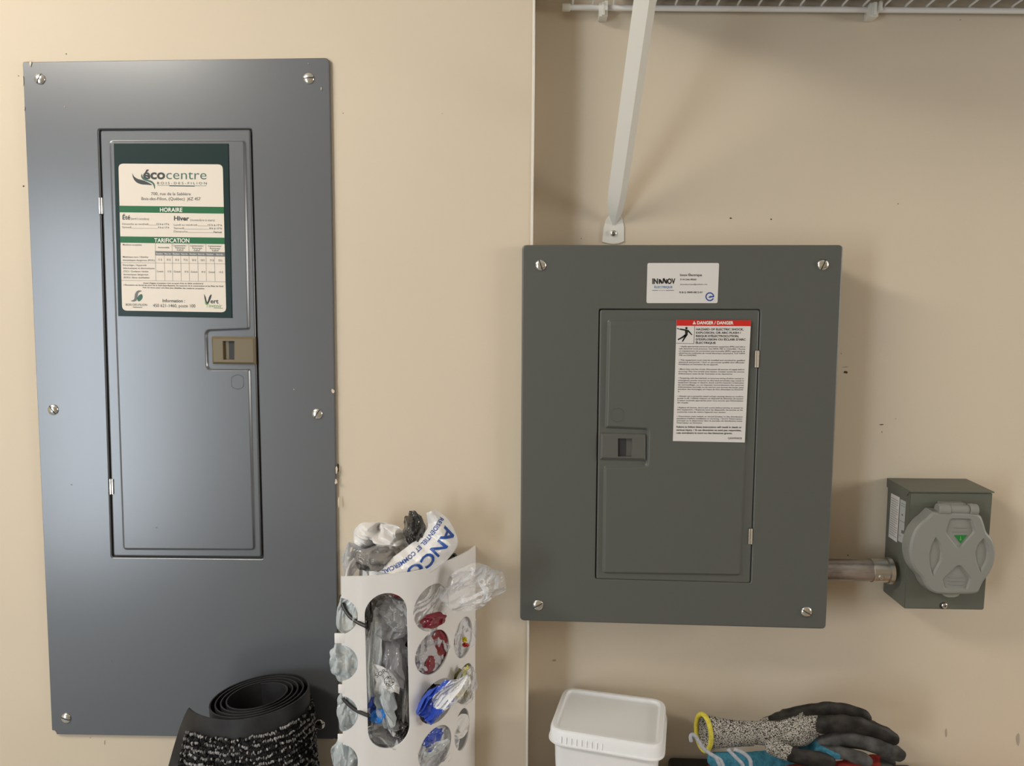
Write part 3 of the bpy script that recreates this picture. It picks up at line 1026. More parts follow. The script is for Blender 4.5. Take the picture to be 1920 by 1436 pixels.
mk('screw_hole', v, f, 'inside_dark', ib)
# stickers on the left side, laid into the side's own plane
nS = np.cross(bc4[0] - fc[0], fc[3] - fc[0])
nS = nS / np.linalg.norm(nS)
if nS[0] > 0:
    nS = -nS


def side(x, y, lift=0.0002):
    d = ray(*Z4(x, y))
    p0 = fc[0] + nS * (0.0002 + lift)
    return CAM + d * (np.dot(p0 - CAM, nS) / np.dot(d, nS))


st1 = Ink(lambda x, y: side(x, y, 0.0001)).poly([(674, 212), (752, 252), (726, 655), (650, 602)]).build('instruction_sticker', 'label_white', ib)
k = Ink(lambda x, y: side(x, y, 0.0003))
for i in range(17):
    t = (i + 1.2) / 18.6
    xa, ya, xb, yb = 678 - 23 * t, 228 + 370 * t, 742 - 24 * t, 262 + 380 * t
    k.line(xa, ya, xb - (14 if i % 4 == 3 else 0), yb - (8 if i % 4 == 3 else 0), 7)
k.build('fine_print', 'ink_pale', st1)
st2 = Ink(lambda x, y: side(x, y, 0.0001)).poly([(757, 265), (808, 290), (783, 665), (735, 640)]).build('rating_sticker', 'label_silver', ib)
k = Ink(lambda x, y: side(x, y, 0.0003))
k.line(750, 455, 796, 480, 4).poly([(768, 395), (780, 402), (779, 420), (767, 412)]).poly([(766, 540), (788, 552), (786, 582), (764, 570)])
k.line(762, 300, 800, 320, 4).line(760, 320, 798, 340, 4).line(743, 590, 760, 598, 4)
k.build('fine_print', 'ink_grey', st2)

# ------------------------------------------------------------------ conduit between panel and box
yc = 0.036
ca, cb = P(*Z4(60, 900), yc), P(*Z4(600, 905), yc)
rc = 0.0139
cz = (ca[2] + cb[2]) / 2
ct = thing('conduit', (cb[0], yc, cz - rc), 'short grey steel conduit joining the squarish panel and the inlet box', 'conduit')
v, f = tube([(ca[0] - 0.012, yc, cz), (ca[0] + 0.02, yc, cz), (cb[0], yc, cz)], rc, 32)
mk('pipe', v, f, 'conduit_steel', ct)
x0 = P(*Z4(488, 905), yc)[0]
x1 = P(*Z4(690, 905), yc - 0.012)[0] - 0.0015
prof = [(rc + 0.0002, 0), (rc + 0.0012, 0.0002), (rc + 0.0012, 0.022), (rc + 0.0030, 0.0235), (rc + 0.0034, 0.0255), (rc + 0.0030, x1 - x0 - 0.0015), (rc + 0.0014, x1 - x0)]
v, f = lathe(prof, (x0, yc, cz), (1, 0, 0), 36)
con = mk('set_screw_connector', v, f, 'zinc', ct, angle=45)
sc = P(*Z4(583, 962), yc - 0.013)
dv = np.array([0, sc[1] - yc, sc[2] - cz])
dv = dv / np.linalg.norm(dv)
sc = np.array([sc[0], yc, cz]) + dv * (rc + 0.001)
v, f = lathe([(0.0036, -0.001), (0.0036, 0.0008), (0.0028, 0.0013), (0.0014, 0.0013), (0.0012, 0.0003)], sc, dv, 20)
mk('set_screw', v, f, 'zinc', con)

# ------------------------------------------------------------------ wire shelf
ra, rb = P(1060, 14, 0.066), P(1925, 20.5, 0.066)
rr = 0.0036
dirx = (rb - ra) / np.linalg.norm(rb - ra)
ws = thing('wire_shelf', tuple(ra), 'white vinyl-coated wire shelf along the top of the right wall', 'wire shelf')
FRONT = np.array([0, -0.30, 0])
v, f = tube([ra, ra + dirx * 0.4, ra + dirx * 0.85], rr, 14)
mk('rear_rod', v, f, 'shelf_vinyl', ws)
v, f = tube([ra + FRONT, ra + FRONT + dirx * 0.4, ra + FRONT + dirx * 0.85], rr, 14)
mk('front_rod', v, f, 'shelf_vinyl', ws)
v, f = tube([ra + FRONT + [0, 0, -0.03], ra + FRONT + dirx * 0.4 + [0, 0, -0.03], ra + FRONT + dirx * 0.85 + [0, 0, -0.03]], rr, 14)
mk('lip_rod', v, f, 'shelf_vinyl', ws)
v, f = lathe([(rr + 0.0008, 0), (rr + 0.0014, 0.001), (rr + 0.0014, 0.0095), (rr + 0.0006, 0.0105)], ra - dirx * 0.004, dirx, 14)
mk('end_cap', v, f, 'clip_plastic', ws)
w0 = P(1074, 10, 0.066)
sp = 0.02625
wv, wf = tube([(0, 0.001, 0), (0, 0.001, 0.0040), (0, -0.004, 0.0052), (0, -0.15, 0.0052), (0, -0.296, 0.0052), (0, -0.303, 0.003), (0, -0.304, -0.030)], 0.0014, 8)
wme = None
i = 0
while True:
    s_ = np.dot(w0 - ra, dirx) + i * sp
    if s_ > 0.84:
        break
    p = ra + dirx * s_
    if wme is None:
        o = mk('shelf_wire', np.array(wv) + p, wf, 'shelf_vinyl', ws)
        # origin to the wire's own foot so that copies can share the mesh
        off = Vector(p) - world_loc(ws)
        for vv in o.data.vertices:
            vv.co -= off
        o.location = off
        wme = o
    else:
        o = wme.copy()
        COL.objects.link(o)
        o.parent = ws
        o.location = Vector(p) - world_loc(ws)
    i += 1
for px, dxp in ((1131, 0), (1637, 5)):
    c = P(px, 19, 0.062)
    s_ = 1.02 / FOC
    bm = bmesh.new()
    bm_box(bm, (c[0] - 8 * s_, 0.058, c[2] - 13 * s_), (c[0] + 8 * s_, YR - 0.0005, c[2] + 12 * s_), 0.0015, 2)
    bm_box(bm, (c[0] - 3 * s_, 0.0545, c[2] - 12 * s_), (c[0] + 3 * s_, 0.060, c[2] + 11 * s_), 0.001, 2)
    bm_box(bm, (c[0] + (2 + dxp) * s_, 0.055, c[2] - 4 * s_), (c[0] + (8 + dxp) * s_, 0.066, c[2] + 13 * s_), 0.001, 2)
    from_bm('wall_clip', bm, 'clip_plastic', ws)


def bin_(x0, x1, label):
    zb = ra[2] + 0.0068
    sl = dirx[2]
    t = thing('storage_bin', (x0, -0.06, zb), label, 'storage bin')
    bm = bmesh.new()
    bm_box(bm, (x0, -0.215, zb), (x1, 0.060, zb + 0.2), 0.004)
    o = from_bm('bin_body', bm, 'bin_fabric', t)
    bm = bmesh.new()
    bm_box(bm, (x0 - 0.003, -0.218, zb + 0.17), (x1 + 0.003, 0.063, zb + 0.215), 0.004)
    from_bm('bin_lid', bm, 'bin_fabric', t)
    t.rotation_euler = (0, -math.asin(dirx[2]), 0)


bin_(P(1146, 0, 0.05)[0], P(1630, 0, 0.05)[0], 'dark brown-grey bin on the wire shelf, between the two clips')
bin_(P(1652, 0, 0.05)[0], 0.82, 'dark brown-grey bin on the wire shelf, right of the second clip')

# ------------------------------------------------------------------ shelf brace
fb = P(1150, 437, YR)
br = thing('shelf_brace', (fb[0], YR, fb[2] - 0.014), 'white metal angle brace from the right wall up to the wire shelf', 'shelf brace')
pf = [P(x, y, YR)[[0, 2]] for x, y in ((1129, 454), (1140, 457), (1150, 458), (1160, 457), (1170, 453), (1170, 425), (1166, 408), (1160, 398), (1147, 398), (1136, 412), (1132, 428))]
ring_plate('foot_plate', np.array(pf), [(0, -0.0003), (0, -0.0018), (0.0004, -0.0022)], [], 'white_metal', br, quad_map(YR))
cs = P(1150, 437, YR - 0.0022)
v, f = lathe([(0.0048, 0.0), (0.0045, -0.0012), (0.003, -0.0022)], cs, (0, 1, 0), 20)
mk('washer', v, f, 'white_metal', br)
screw(br, 1150, 437, YR - 0.0042, 6.0, 1.5, True)
# V-section bar: rows of three points, flattened into the plate at its foot
top_y = -0.115
c0, c1 = P(1151, 423, YR - 0.002), P(1212, 0, top_y)
dirb = (c1 - c0)
tend = (YR - 0.30 + 0.006 - c0[1]) / dirb[1]
rows = []
N = 24
for k in range(N + 1):
    t = k / N
    c = c0 + dirb * tend * t
    op = min(1.0, t / 0.10)
    wl2 = 0.0125 * (0.80 + 0.20 * op) * (0.15 + 0.85 * min(1, t / 0.05))
    dv = 0.0075 * op
    nrm = np.array([0, -0.7, -0.7])
    rows.append([c + np.array([-wl2, 0, 0]) - nrm * dv * 0.75, c + np.array([wl2 * 0.22 * op, 0, 0]) + nrm * dv * 0.35, c + np.array([wl2 * 0.92, 0, 0]) - nrm * dv * 0.75])
bm = bmesh.new()
fr = [[bm.verts.new(p) for p in r] for r in rows]
bk_ = [[bm.verts.new(p + np.array([0, 0.0011, 0.0011])) for p in r] for r in rows]
for k in range(N):
    for j in range(2):
        bm.faces.new((fr[k][j], fr[k][j + 1], fr[k + 1][j + 1], fr[k + 1][j]))
        bm.faces.new((bk_[k][j], bk_[k][j + 1], bk_[k + 1][j + 1], bk_[k + 1][j]))
    for j in (0, 2):
        bm.faces.new((fr[k][j], fr[k + 1][j], bk_[k + 1][j], bk_[k][j]))
from_bm('bar', bm, 'white_metal', br, angle=20)
# ------------------------------------------------------------------ bag dispenser: bent sheet with holes
ZRIM = P(892, 1023, YL)[2]
plan_ctrl = [(-0.0853, YL - 0.0005), (-0.0945, -0.022), (-0.1134, -0.0586), (-0.1452, -0.1000), (-0.1908, -0.1190), (-0.2120, -0.1228), (-0.2262, -0.1245)]
plan = spline([(*p, 0) for p in plan_ctrl], 24)[:, :2]
seg = np.linalg.norm(np.diff(plan, axis=0), axis=1)
arc = np.concatenate([[0], np.cumsum(seg)])
LEN = arc[-1]
HD = 0.44


def plan_at(s):
    return np.array([np.interp(s, arc, plan[:, 0]), np.interp(s, arc, plan[:, 1])])


def sheet_hit(px, py):
    """first crossing of a photograph ray with the bent sheet -> (s, z)"""
    d = ray(px, py)
    best = None
    for i in range(len(plan) - 1):
        a, b = plan[i], plan[i + 1]
        e = b - a
        den = d[0] * e[1] - d[1] * e[0]
        if abs(den) < 1e-12:
            continue
        w = a - CAM[:2]
        t = (w[0] * e[1] - w[1] * e[0]) / den
        u = (w[0] * d[1] - w[1] * d[0]) / den
        if t > 0 and 0 <= u <= 1 and (best is None or t < best[0]):
            best = (t, arc[i] + u * seg[i], CAM[2] + d[2] * t)
    return best[1], best[2]


def hole_px(cx, cy, rx, ry, tilt=0.0):
    """ellipse on the photograph -> centre and radii in (s, z)"""
    s0, z0 = sheet_hit(cx, cy)
    sa, _ = sheet_hit(cx - rx, cy)
    sb, _ = sheet_hit(cx + rx, cy)
    _, za = sheet_hit(cx, cy - ry)
    _, zb = sheet_hit(cx, cy + ry)
    return ('e', (sa + sb) / 2, (za + zb) / 2, abs(sb - sa) / 2, abs(za - zb) / 2)


H = []
for cx_, cy_, rx, ry in ((808, 1140, 33, 43), (810, 1224, 32, 40), (818, 1316, 34, 39), (815, 1403, 31, 38), (868, 1196, 17, 37), (871, 1283, 16, 36), (866, 1368, 14, 38)):
    H.append(hole_px(cx_, cy_, rx, ry))
sa, za = sheet_hit(723, 1112)
sb, zb = sheet_hit(731, 1403)
s1_, _ = sheet_hit(684, 1200)
s2_, _ = sheet_hit(764, 1200)
H.append(('c', (s1_ + s2_) / 2, za - abs(s2_ - s1_) / 2, sb - sa, zb + abs(s2_ - s1_) / 2, abs(s2_ - s1_) / 2))
for cy_ in (1155, 1243, 1338, 1428):
    se, ze = sheet_hit(671, cy_)
    H.append(('e', LEN + 0.002, ze, LEN + 0.002 - se, 0.0215))
for r_ in range(3):
    H.append(('e', H[r_][1], ZRIM - 0.30 - r_ * 0.06, 0.022, 0.025))


def sdf(s, z):
    d = np.full(s.shape, 1e9)
    for h in H:
        if h[0] == 'e':
            k = np.sqrt(((s - h[1]) / h[3]) ** 2 + ((z - h[2]) / h[4]) ** 2)
            d = np.minimum(d, (k - 1) * min(h[3], h[4]))
        else:
            _, sc_, zt, ds, zb_, r_ = h
            t = np.clip((zt - z) / max(zt - zb_, 1e-6), 0, 1)
            d = np.minimum(d, np.hypot(s - (sc_ + ds * t * 0.7), z - (zt - (zt - zb_) * t)) - r_)
    return d


NS, NZ = 190, 240
S, Zg = np.meshgrid(np.linspace(0, LEN, NS), np.linspace(ZRIM, ZRIM - HD, NZ), indexing='ij')
cell = max(LEN / NS, HD / NZ)
for it in range(3):
    d = sdf(S, Zg)
    e_ = 1e-4
    gs = (sdf(S + e_, Zg) - d) / e_
    gz = (sdf(S, Zg + e_) - d) / e_
    g2 = gs * gs + gz * gz + 1e-9
    near = np.abs(d) / np.sqrt(g2) < 0.62 * cell if it == 0 else near
    mv = near.copy()
    mv[0, :] = mv[-1, :] = False
    mv[:, 0] = mv[:, -1] = False
    S = np.where(mv, S - d * gs / g2, S)
    for e_i in (0, -1):
        st = np.clip(np.where(near[e_i] & (np.abs(gz[e_i]) > 0.3), d[e_i] / (gz[e_i] + 1e-9), 0), -cell, cell)
        Zg[e_i] = Zg[e_i] - st
    Zg = np.where(mv, Zg - d * gz / g2, Zg)
d = sdf(S, Zg)
XY = np.stack([np.interp(S, arc, plan[:, 0]), np.interp(S, arc, plan[:, 1])], -1)
T = 0.0020
ds_ = 1e-3
tx = np.interp(np.clip(S + ds_, 0, LEN), arc, plan[:, 0]) - np.interp(np.clip(S - ds_, 0, LEN), arc, plan[:, 0])
ty = np.interp(np.clip(S + ds_, 0, LEN), arc, plan[:, 1]) - np.interp(np.clip(S - ds_, 0, LEN), arc, plan[:, 1])
tl_ = np.hypot(tx, ty) + 1e-12
nx, ny = -ty / tl_, tx / tl_     # inward
cxm, cym = plan[:, 0].mean(), plan[:, 1].mean()
sgn = np.sign(((cxm - XY[..., 0]) * nx + (cym - XY[..., 1]) * ny).mean())
nx, ny = nx * sgn, ny * sgn
keep = {}
verts = []


def vid(i, j, side_):
    k = (i, j, side_)
    if k not in keep:
        keep[k] = len(verts)
        verts.append((XY[i, j, 0] + nx[i, j] * T * side_, XY[i, j, 1] + ny[i, j] * T * side_, Zg[i, j]))
    return keep[k]


inside = d < 1e-5
on = np.abs(d) < 2e-4
cells = np.zeros((NS - 1, NZ - 1), bool)
for i in range(NS - 1):
    for j in range(NZ - 1):
        q = d[i:i + 2, j:j + 2]
        cells[i, j] = q.mean() > 0 and q.min() > -0.30 * cell
faces = []
for i in range(NS - 1):
    for j in range(NZ - 1):
        if not cells[i, j]:
            continue
        c4 = [(i, j), (i + 1, j), (i + 1, j + 1), (i, j + 1)]
        faces.append([vid(*c, 0) for c in c4])
        faces.append([vid(*c, 1) for c in c4][::-1])
        for (a, b, di, dj) in ((0, 1, 0, -1), (1, 2, 1, 0), (2, 3, 0, 1), (3, 0, -1, 0)):
            ii, jj = i + di, j + dj
            if 0 <= ii < NS - 1 and 0 <= jj < NZ - 1 and cells[ii, jj]:
                continue
            faces.append([vid(*c4[a], 0), vid(*c4[a], 1), vid(*c4[b], 1), vid(*c4[b], 0)])
disp = thing('bag_dispenser', (-0.17, YL, ZRIM - HD), 'white plastic wall-mounted bag dispenser with round holes and a long slot', 'bag dispenser')
mk('holed_sleeve', verts, faces, 'dispenser_white', disp, angle=40)
wing = spline([(*p, 0) for p in ((-0.2250, -0.112), (-0.2300, -0.085), (-0.2325, -0.045), (-0.2330, YL - 0.001))], 8)[:, :2]
v, f = [], []
for p in wing:
    for dx in (0, T):
        v += [(p[0] + dx, p[1], ZRIM - 0.004), (p[0] + dx, p[1], ZRIM - 0.022)]
for i in range(len(wing) - 1):
    a0, b0 = 4 * i, 4 * i + 4
    f += [(a0, b0, b0 + 1, a0 + 1), (a0 + 2, b0 + 2, b0 + 3, a0 + 3), (a0, b0, b0 + 2, a0 + 2), (a0 + 1, b0 + 1, b0 + 3, a0 + 3)]
f += [(0, 1, 3, 2), tuple(4 * (len(wing) - 1) + q for q in (0, 1, 3, 2))]
mk('rim_return', v, f, 'dispenser_white', disp)
for xa, xb, ya, yb in ((627, 646, 1188, 1206), (634, 646, 1284, 1300), (633, 646, 1377, 1392)):
    p0_, p1_ = P(xa, yb, -0.1245), P(xb, ya, -0.1245)
    box('locking_tab', (p0_[0], -0.1244, p0_[2]), (p1_[0], -0.1226, p1_[2]), 'dispenser_white', disp, 0.0005)
box('back_plate', (-0.2340, YL - 0.0025, ZRIM - HD), (-0.0853, YL - 0.0003, ZRIM - 0.03), 'dispenser_white', disp, 0.0008)
box('bottom_plate', (-0.23, -0.095, ZRIM - HD), (-0.11, YL - 0.002, ZRIM - HD + 0.003), 'dispenser_white', disp, 0.001)


# ------------------------------------------------------------------ bags
def tri(x):
    return 2 * abs(2 * (x - math.floor(x + 0.5))) - 1


def trin(x):
    return 2 * np.abs(2 * (x - np.floor(x + 0.5))) - 1


def crumple(name, c, rad, mat, seed, amp=0.30, sub=4, freq=1.0, rot=None, fold=None, sh=0.0):
    """a pouch of film: two crinkled sheets joined along an uneven edge"""
    rs = np.random.RandomState(seed)
    NR, NA = (34, 110) if sub >= 5 else (20, 64)
    rx, rd, rz = rad
    th = np.arange(NA) / NA * 2 * PI
    edge = 1 + sum(0.13 / (k_ ** 0.6) * rs.randn() * trin(k_ * th / (2 * PI) + rs.rand()) for k_ in (2, 3, 4, 5, 7, 9, 13))
    edge = np.clip(edge, 0.72, 1.22)
    R = (np.arange(1, NR + 1) / NR) ** 0.85
    rr_, tt_ = np.meshgrid(R, th, indexing='ij')
    X = rr_ * edge[None, :] * np.cos(tt_)
    Y = rr_ * edge[None, :] * np.sin(tt_)
    bm = bmesh.new()
    cr, sr = math.cos(rot[1] if rot else 0), math.sin(rot[1] if rot else 0)

    def sheet(sgn, depth):
        wx = X + 0.16 * np.sin(3.1 * Y + rs.rand() * 6) + 0.08 * np.sin(7 * X + rs.rand() * 6)
        wy = Y + 0.16 * np.sin(2.7 * X + rs.rand() * 6) + 0.08 * np.sin(8 * Y + rs.rand() * 6)
        h = np.zeros_like(X)
        h0 = 0.0
        for k_ in range(12):
            a_ = rs.rand() * PI if fold is None else fold + rs.randn() * 0.28
            fq = (0.8 + 4.0 * rs.rand() ** 1.5) * freq
            p_, w_ = rs.rand(), 0.4 + rs.rand()
            h += w_ / fq * trin((wx * math.cos(a_) + wy * math.sin(a_)) * fq * 0.5 + p_)
            h0 += w_ / fq * float(trin(np.array(p_)))
        dome = np.clip(1 - rr_ ** 2.2, 0, 1)
        taper = 1 - rr_ ** 6
        size = min(rx, rz)
        d_ = -sgn * depth * dome + amp * 0.30 * size * h * taper
        vs_ = []
        for i_ in range(NR):
            row = []
            for j_ in range(NA):
                x_, z_ = X[i_, j_] * rx, Y[i_, j_] * rz
                xo = cr * x_ + sr * z_
                row.append(bm.verts.new((c[0] + xo, c[1] + d_[i_, j_] + sh * xo, c[2] - sr * x_ + cr * z_)))
            vs_.append(row)
        ctr = bm.verts.new((c[0], c[1] - sgn * depth + amp * 0.30 * size * h0, c[2]))
        for j_ in range(NA):
            bm.faces.new((ctr, vs_[0][j_], vs_[0][(j_ + 1) % NA]))
            for i_ in range(NR - 1):
                bm.faces.new((vs_[i_][j_], vs_[i_ + 1][j_], vs_[i_ + 1][(j_ + 1) % NA], vs_[i_][(j_ + 1) % NA]))
        return vs_[-1]

    e1 = sheet(1.0, rd)
    e2 = sheet(-1.0, rd * 0.6)
    for j_ in range(NA):
        bm.faces.new((e1[j_], e1[(j_ + 1) % NA], e2[(j_ + 1) % NA], e2[j_]))
    return bm


def ysl(px, py):
    return plan_at(sheet_hit(px, py)[0])[1]


def bag(px, py, y, rx, ry, rd, mat, label, seed, amp=0.28, sub=5, freq=1.0, rot=0.0, fold=None, sh=0.0):
    c = P(px, py, y)
    s_ = (y - CAM[1]) / FOC
    bm = crumple('plastic_bag', c, (rx * s_, rd, ry * s_), mat, seed, amp * 3.2, sub, freq, ('Y', rot) if rot else None, fold, sh)
    o = from_bm('plastic_bag', bm, mat, None, tuple(c - np.array([0, 0, ry * s_])), angle=26)
    return tag(o, label, 'plastic bag', 'plastic bags stuffed in the dispenser')


def patch(px, py, y, rx, ry, rd, mat, parent, seed, rot=0.0, nm='coloured_print', amp=0.3, sh=0.0):
    c = P(px, py, y)
    s_ = (y - CAM[1]) / FOC
    bm = crumple(nm, c, (rx * s_, rd, ry * s_), mat, seed, amp * 2.2, 4, 1.0, ('Y', rot) if rot else None, None, sh)
    return from_bm(nm, bm, mat, parent, angle=14)


# in the mouth of the dispenser
bag(716, 1010, -0.045, 50, 36, 0.018, 'film_white', 'crumpled white bag sticking out of the dispenser top, left of the dark bag', 11, 0.62, 5, 0.9, 0.3)
bag(704, 1048, -0.066, 42, 26, 0.020, 'film_grey', 'grey see-through bag under the crumpled white bag in the dispenser top', 12, 0.30, 5, 1.2)
bag(779, 996, -0.052, 22, 40, 0.016, 'film_dark', 'shiny dark brown bag standing up behind the blue-lettered bag', 13, 0.36, 5, 1.3, -0.3)
bag(668, 1058, -0.050, 28, 42, 0.030, 'film_clear', 'clear bag bulging at the left end of the dispenser top', 14, 0.20, 5, 1.2)
bag(843, 1046, -0.022, 16, 12, 0.006, 'film_dark', 'small dark bag tucked in the right corner of the dispenser top', 15, 0.30, 4, 1.2)
# the long slot
bag(718, 1112, -0.080, 48, 34, 0.016, 'film_grey', 'taupe grey bag at the very top of the long slot', 21, 0.16, 5, 1.0)
bag(748, 1106, -0.092, 20, 15, 0.004, 'film_maroon', 'dark red bag edge in the top right of the long slot', 22, 0.15, 4, 1.0)
bag(692, 1150, -0.104, 9, 52, 0.004, 'film_dark', 'narrow black bag along the upper left of the long slot', 23, 0.3, 5, 1.2, 0.12)
bag(732, 1162, -0.096, 40, 40, 0.014, 'film_clear', 'clear shiny bag in the upper half of the long slot', 24, 0.22, 5, 1.0)
lg = bag(732, 1176, -0.078, 44, 50, 0.014, 'film_silver', 'silvery grey bag with a small square mark in the long slot', 25, 0.20, 5, 1.0)
bag(698, 1240, -0.104, 18, 105, 0.006, 'film_pale', 'long bluish clear bag down the left edge of the long slot', 26, 0.24, 5, 1.6, 0.04, 0.0)
bag(740, 1245, -0.090, 38, 58, 0.016, 'film_silver', 'wrinkled grey clear bag in the middle of the long slot', 27, 0.26, 5, 1.2, 0.0, 0.5)
bag(758, 1310, -0.084, 24, 95, 0.016, 'film_grey', 'dark smoky bag along the lower right of the long slot', 28, 0.28, 5, 1.5, 0.0, 0.1)
bag(697, 1325, -0.098, 18, 30, 0.008, 'film_blue', 'dark blue bag at the left edge of the long slot below the recycling mark', 29, 0.3, 5, 1.2)
wb = bag(724, 1325, -0.106, 22, 42, 0.006, 'film_pale', 'whitish blue see-through bag below the recycling mark', 30, 0.3, 5, 1.2, -0.2, 0.2)
bag(709, 1343, -0.111, 14, 17, 0.002, 'film_bright_blue', 'small bright blue bag corner low in the long slot', 31, 0.16, 4, 0.8, 0.7)
bag(750, 1368, -0.098, 20, 20, 0.006, 'film_dark', 'black bag in the bottom right of the long slot', 32, 0.3, 4, 1.2)
bag(724, 1376, -0.098, 44, 36, 0.008, 'film_clear', 'clear crinkled bag filling the bottom of the long slot', 33, 0.28, 5, 1.4, 0.0, 0.9)
bag(725, 1262, -0.050, 62, 160, 0.018, 'film_dark', 'large dark bag filling the core of the dispenser', 34, 0.2, 5, 1.6)
# right column of holes
hb = bag(808, 1140, ysl(808, 1140) + 0.013, 42, 54, 0.014, 'film_clear', 'clear bag with a dark red end in the top hole beside the slot', 41, 0.22, 5, 1.3, 0.0, 2.4, 1.0)
patch(813, 1163, ysl(813, 1163) - 0.001, 22, 15, 0.003, 'film_maroon', hb, 42, 0.3, 'dark_red_end', 0.4, 1.2)
bag(886, 1102, -0.078, 66, 42, 0.014, 'film_clear', 'clear bag puffed out past the right side of the dispenser', 43, 0.24, 5, 1.5, -0.4)
h2 = bag(810, 1226, ysl(810, 1226) + 0.012, 40, 50, 0.010, 'film_silver', 'silvery bag with a dark red printed strip in the second hole', 44, 0.26, 5, 1.5, 0.0, None, 1.2)
patch(832, 1206, ysl(832, 1206) + 0.006, 15, 36, 0.002, 'film_maroon', h2, 45, -0.35, 'dark_red_strip', 0.15, 1.2)
patch(806, 1246, ysl(806, 1246) + 0.001, 9, 17, 0.001, 'film_maroon', h2, 46, 0.0, 'dark_red_patch', 0.15, 1.2)
h3 = bag(818, 1316, -0.098, 27, 48, 0.010, 'film_blue', 'royal blue bag pulled out of the third hole beside the slot', 47, 0.36, 5, 1.3, 0.6, 0.0)
bag(846, 1300, -0.106, 20, 48, 0.006, 'film_clear', 'clear bag over the royal blue bag at the third hole', 48, 0.32, 5, 1.3, 0.75, 0.0)
bag(800, 1314, -0.062, 36, 48, 0.012, 'film_dark', 'dark grey bag behind the royal blue bag at the third hole', 49, 0.3, 5, 1.2)
h4 = bag(815, 1406, ysl(815, 1406) + 0.011, 40, 50, 0.012, 'film_clear', 'clear bag with a blue triangle in the lowest hole beside the slot', 50, 0.26, 5, 1.4, 0.0, None, 1.2)
patch(812, 1383, ysl(812, 1383) + 0.003, 17, 17, 0.002, 'film_blue', h4, 51, 0.3, 'blue_corner', 0.2, 1.2)
patch(807, 1406, ysl(807, 1406) - 0.002, 4, 4, 0.001, 'film_blue', h4, 52, 0.0, 'blue_patch', 0.1, 1.2)
patch(818, 1402, ysl(818, 1402) + 0.001, 22, 12, 0.002, 'film_pale', h4, 53, 0.1, 'white_panel', 0.2, 1.2)
# far right holes
f1 = bag(868, 1198, ysl(868, 1198) + 0.009, 26, 46, 0.008, 'film_clear', 'clear bag with a tiny yellow and red mark in the right side hole', 61, 0.28, 5, 1.5, 0.0, None, 1.8)
patch(871, 1199, -0.032, 5, 6, 0.002, 'film_yellow', f1, 62, 0, 'yellow_mark', 0.4)
patch(873, 1209, -0.032, 6, 5, 0.002, 'film_red', f1, 63, 0, 'red_mark', 0.4)
f2 = bag(868, 1282, -0.046, 17, 36, 0.008, 'film_olive', 'yellow and olive bag poking out of the right side', 64, 0.34, 5, 1.4)
patch(875, 1262, -0.058, 8, 14, 0.003, 'film_yellow', f2, 65, 0.2, 'yellow_print', 0.5)
patch(862, 1300, -0.060, 12, 10, 0.003, 'film_yellow', f2, 66, 0.2, 'yellow_print', 0.5)
bag(874, 1286, -0.060, 20, 42, 0.008, 'film_clear', 'clear bag wrapped over the yellow and olive bag', 67, 0.28, 5, 1.4, 0.25)
bag(864, 1362, ysl(864, 1362) + 0.006, 16, 24, 0.004, 'film_white', 'white bag corner in the lower right side hole', 68, 0.3, 4, 1.0, -0.3, None, 1.8)
# left holes
for i, (px, py, lb) in enumerate(((662, 1152, 'pale clear bag in the uppermost left edge hole'), (654, 1240, 'pale bluish bag poking out of the second left edge hole'),
                                  (662, 1330, 'pale clear bag in the third left edge hole'), (656, 1420, 'pale bluish bag in the lowest left edge hole'))):
    bag(px - 6, py, -0.108, 27 + 4 * (i % 2), 46, 0.008, 'film_pale', lb, 71 + i, 0.22, 5, 1.4)

# ------------------------------------------------------------------ printed white bag: curved ribbon of film with lettering laid on it
Z5 = lambda x, y: (640 + x / 7.385, 940 + y / 7.385)
NU, NV = 120, 40
# outline of the film by two edges (inner = small lettering side, outer = right/bottom side), top right to lower left
inn = spline([(1180, 160, 0), (1190, 330, 0), (1120, 470, 0), (960, 590, 0), (790, 720, 0), (620, 830, 0), (450, 960, 0)], 60)[:, :2]
outr = spline([(1300, 110, 0), (1470, 240, 0), (1575, 420, 0), (1610, 590, 0), (1500, 770, 0), (1330, 920, 0), (1080, 1080, 0)], 60)[:, :2]


def rib2(u, v):
    iu = u * (len(inn) - 1)
    a = np.array([np.interp(iu, range(len(inn)), inn[:, k]) for k in (0, 1)])
    b = np.array([np.interp(iu, range(len(outr)), outr[:, k]) for k in (0, 1)])
    return a * (1 - v) + b * v


def rib_y(x, y):
    """depth of the film: bows towards the viewer, folding away at its edges, with creases"""
    # v across, estimated from the distance to the inner edge
    di = np.min(np.hypot(inn[:, 0] - x, inn[:, 1] - y))
    do = np.min(np.hypot(outr[:, 0] - x, outr[:, 1] - y))
    v_ = di / (di + do + 1e-6)
    bow = 0.016 * math.sin(PI * min(1, max(0, v_)))
    lean = 0.035 * max(0, (y - 300)) / 700.0
    cr = 0.0016 * tri((x * 0.8 - y * 0.6) / 210.0) + 0.0012 * tri((x * 0.5 + y) / 290.0 + 0.3) + 0.0022 * noise.noise((x / 160.0, y / 160.0, 0))
    return -0.050 - bow - lean + cr


pb = thing('plastic_bag', tuple(P(*Z5(1150, 1000), -0.06)), 'white bag with blue lettering arching out of the dispenser top', 'plastic bag', 'plastic bags stuffed in the dispenser')
v, f = [], []
for i in range(NU + 1):
    for j in range(NV + 1):
        x, y = rib2(i / NU, j / NV)
        v.append(tuple(P(*Z5(x, y), rib_y(x, y))))
for i in range(NU):
    for j in range(NV):
        a = i * (NV + 1) + j
        f.append((a, a + 1, a + NV + 2, a + NV + 1))
o = mk('bag_film', v, f, 'film_white', pb, angle=30)
so = o.modifiers.new('thickness', 'SOLIDIFY')
so.thickness = 0.0006
so.offset = 1.0 if False else 0.0


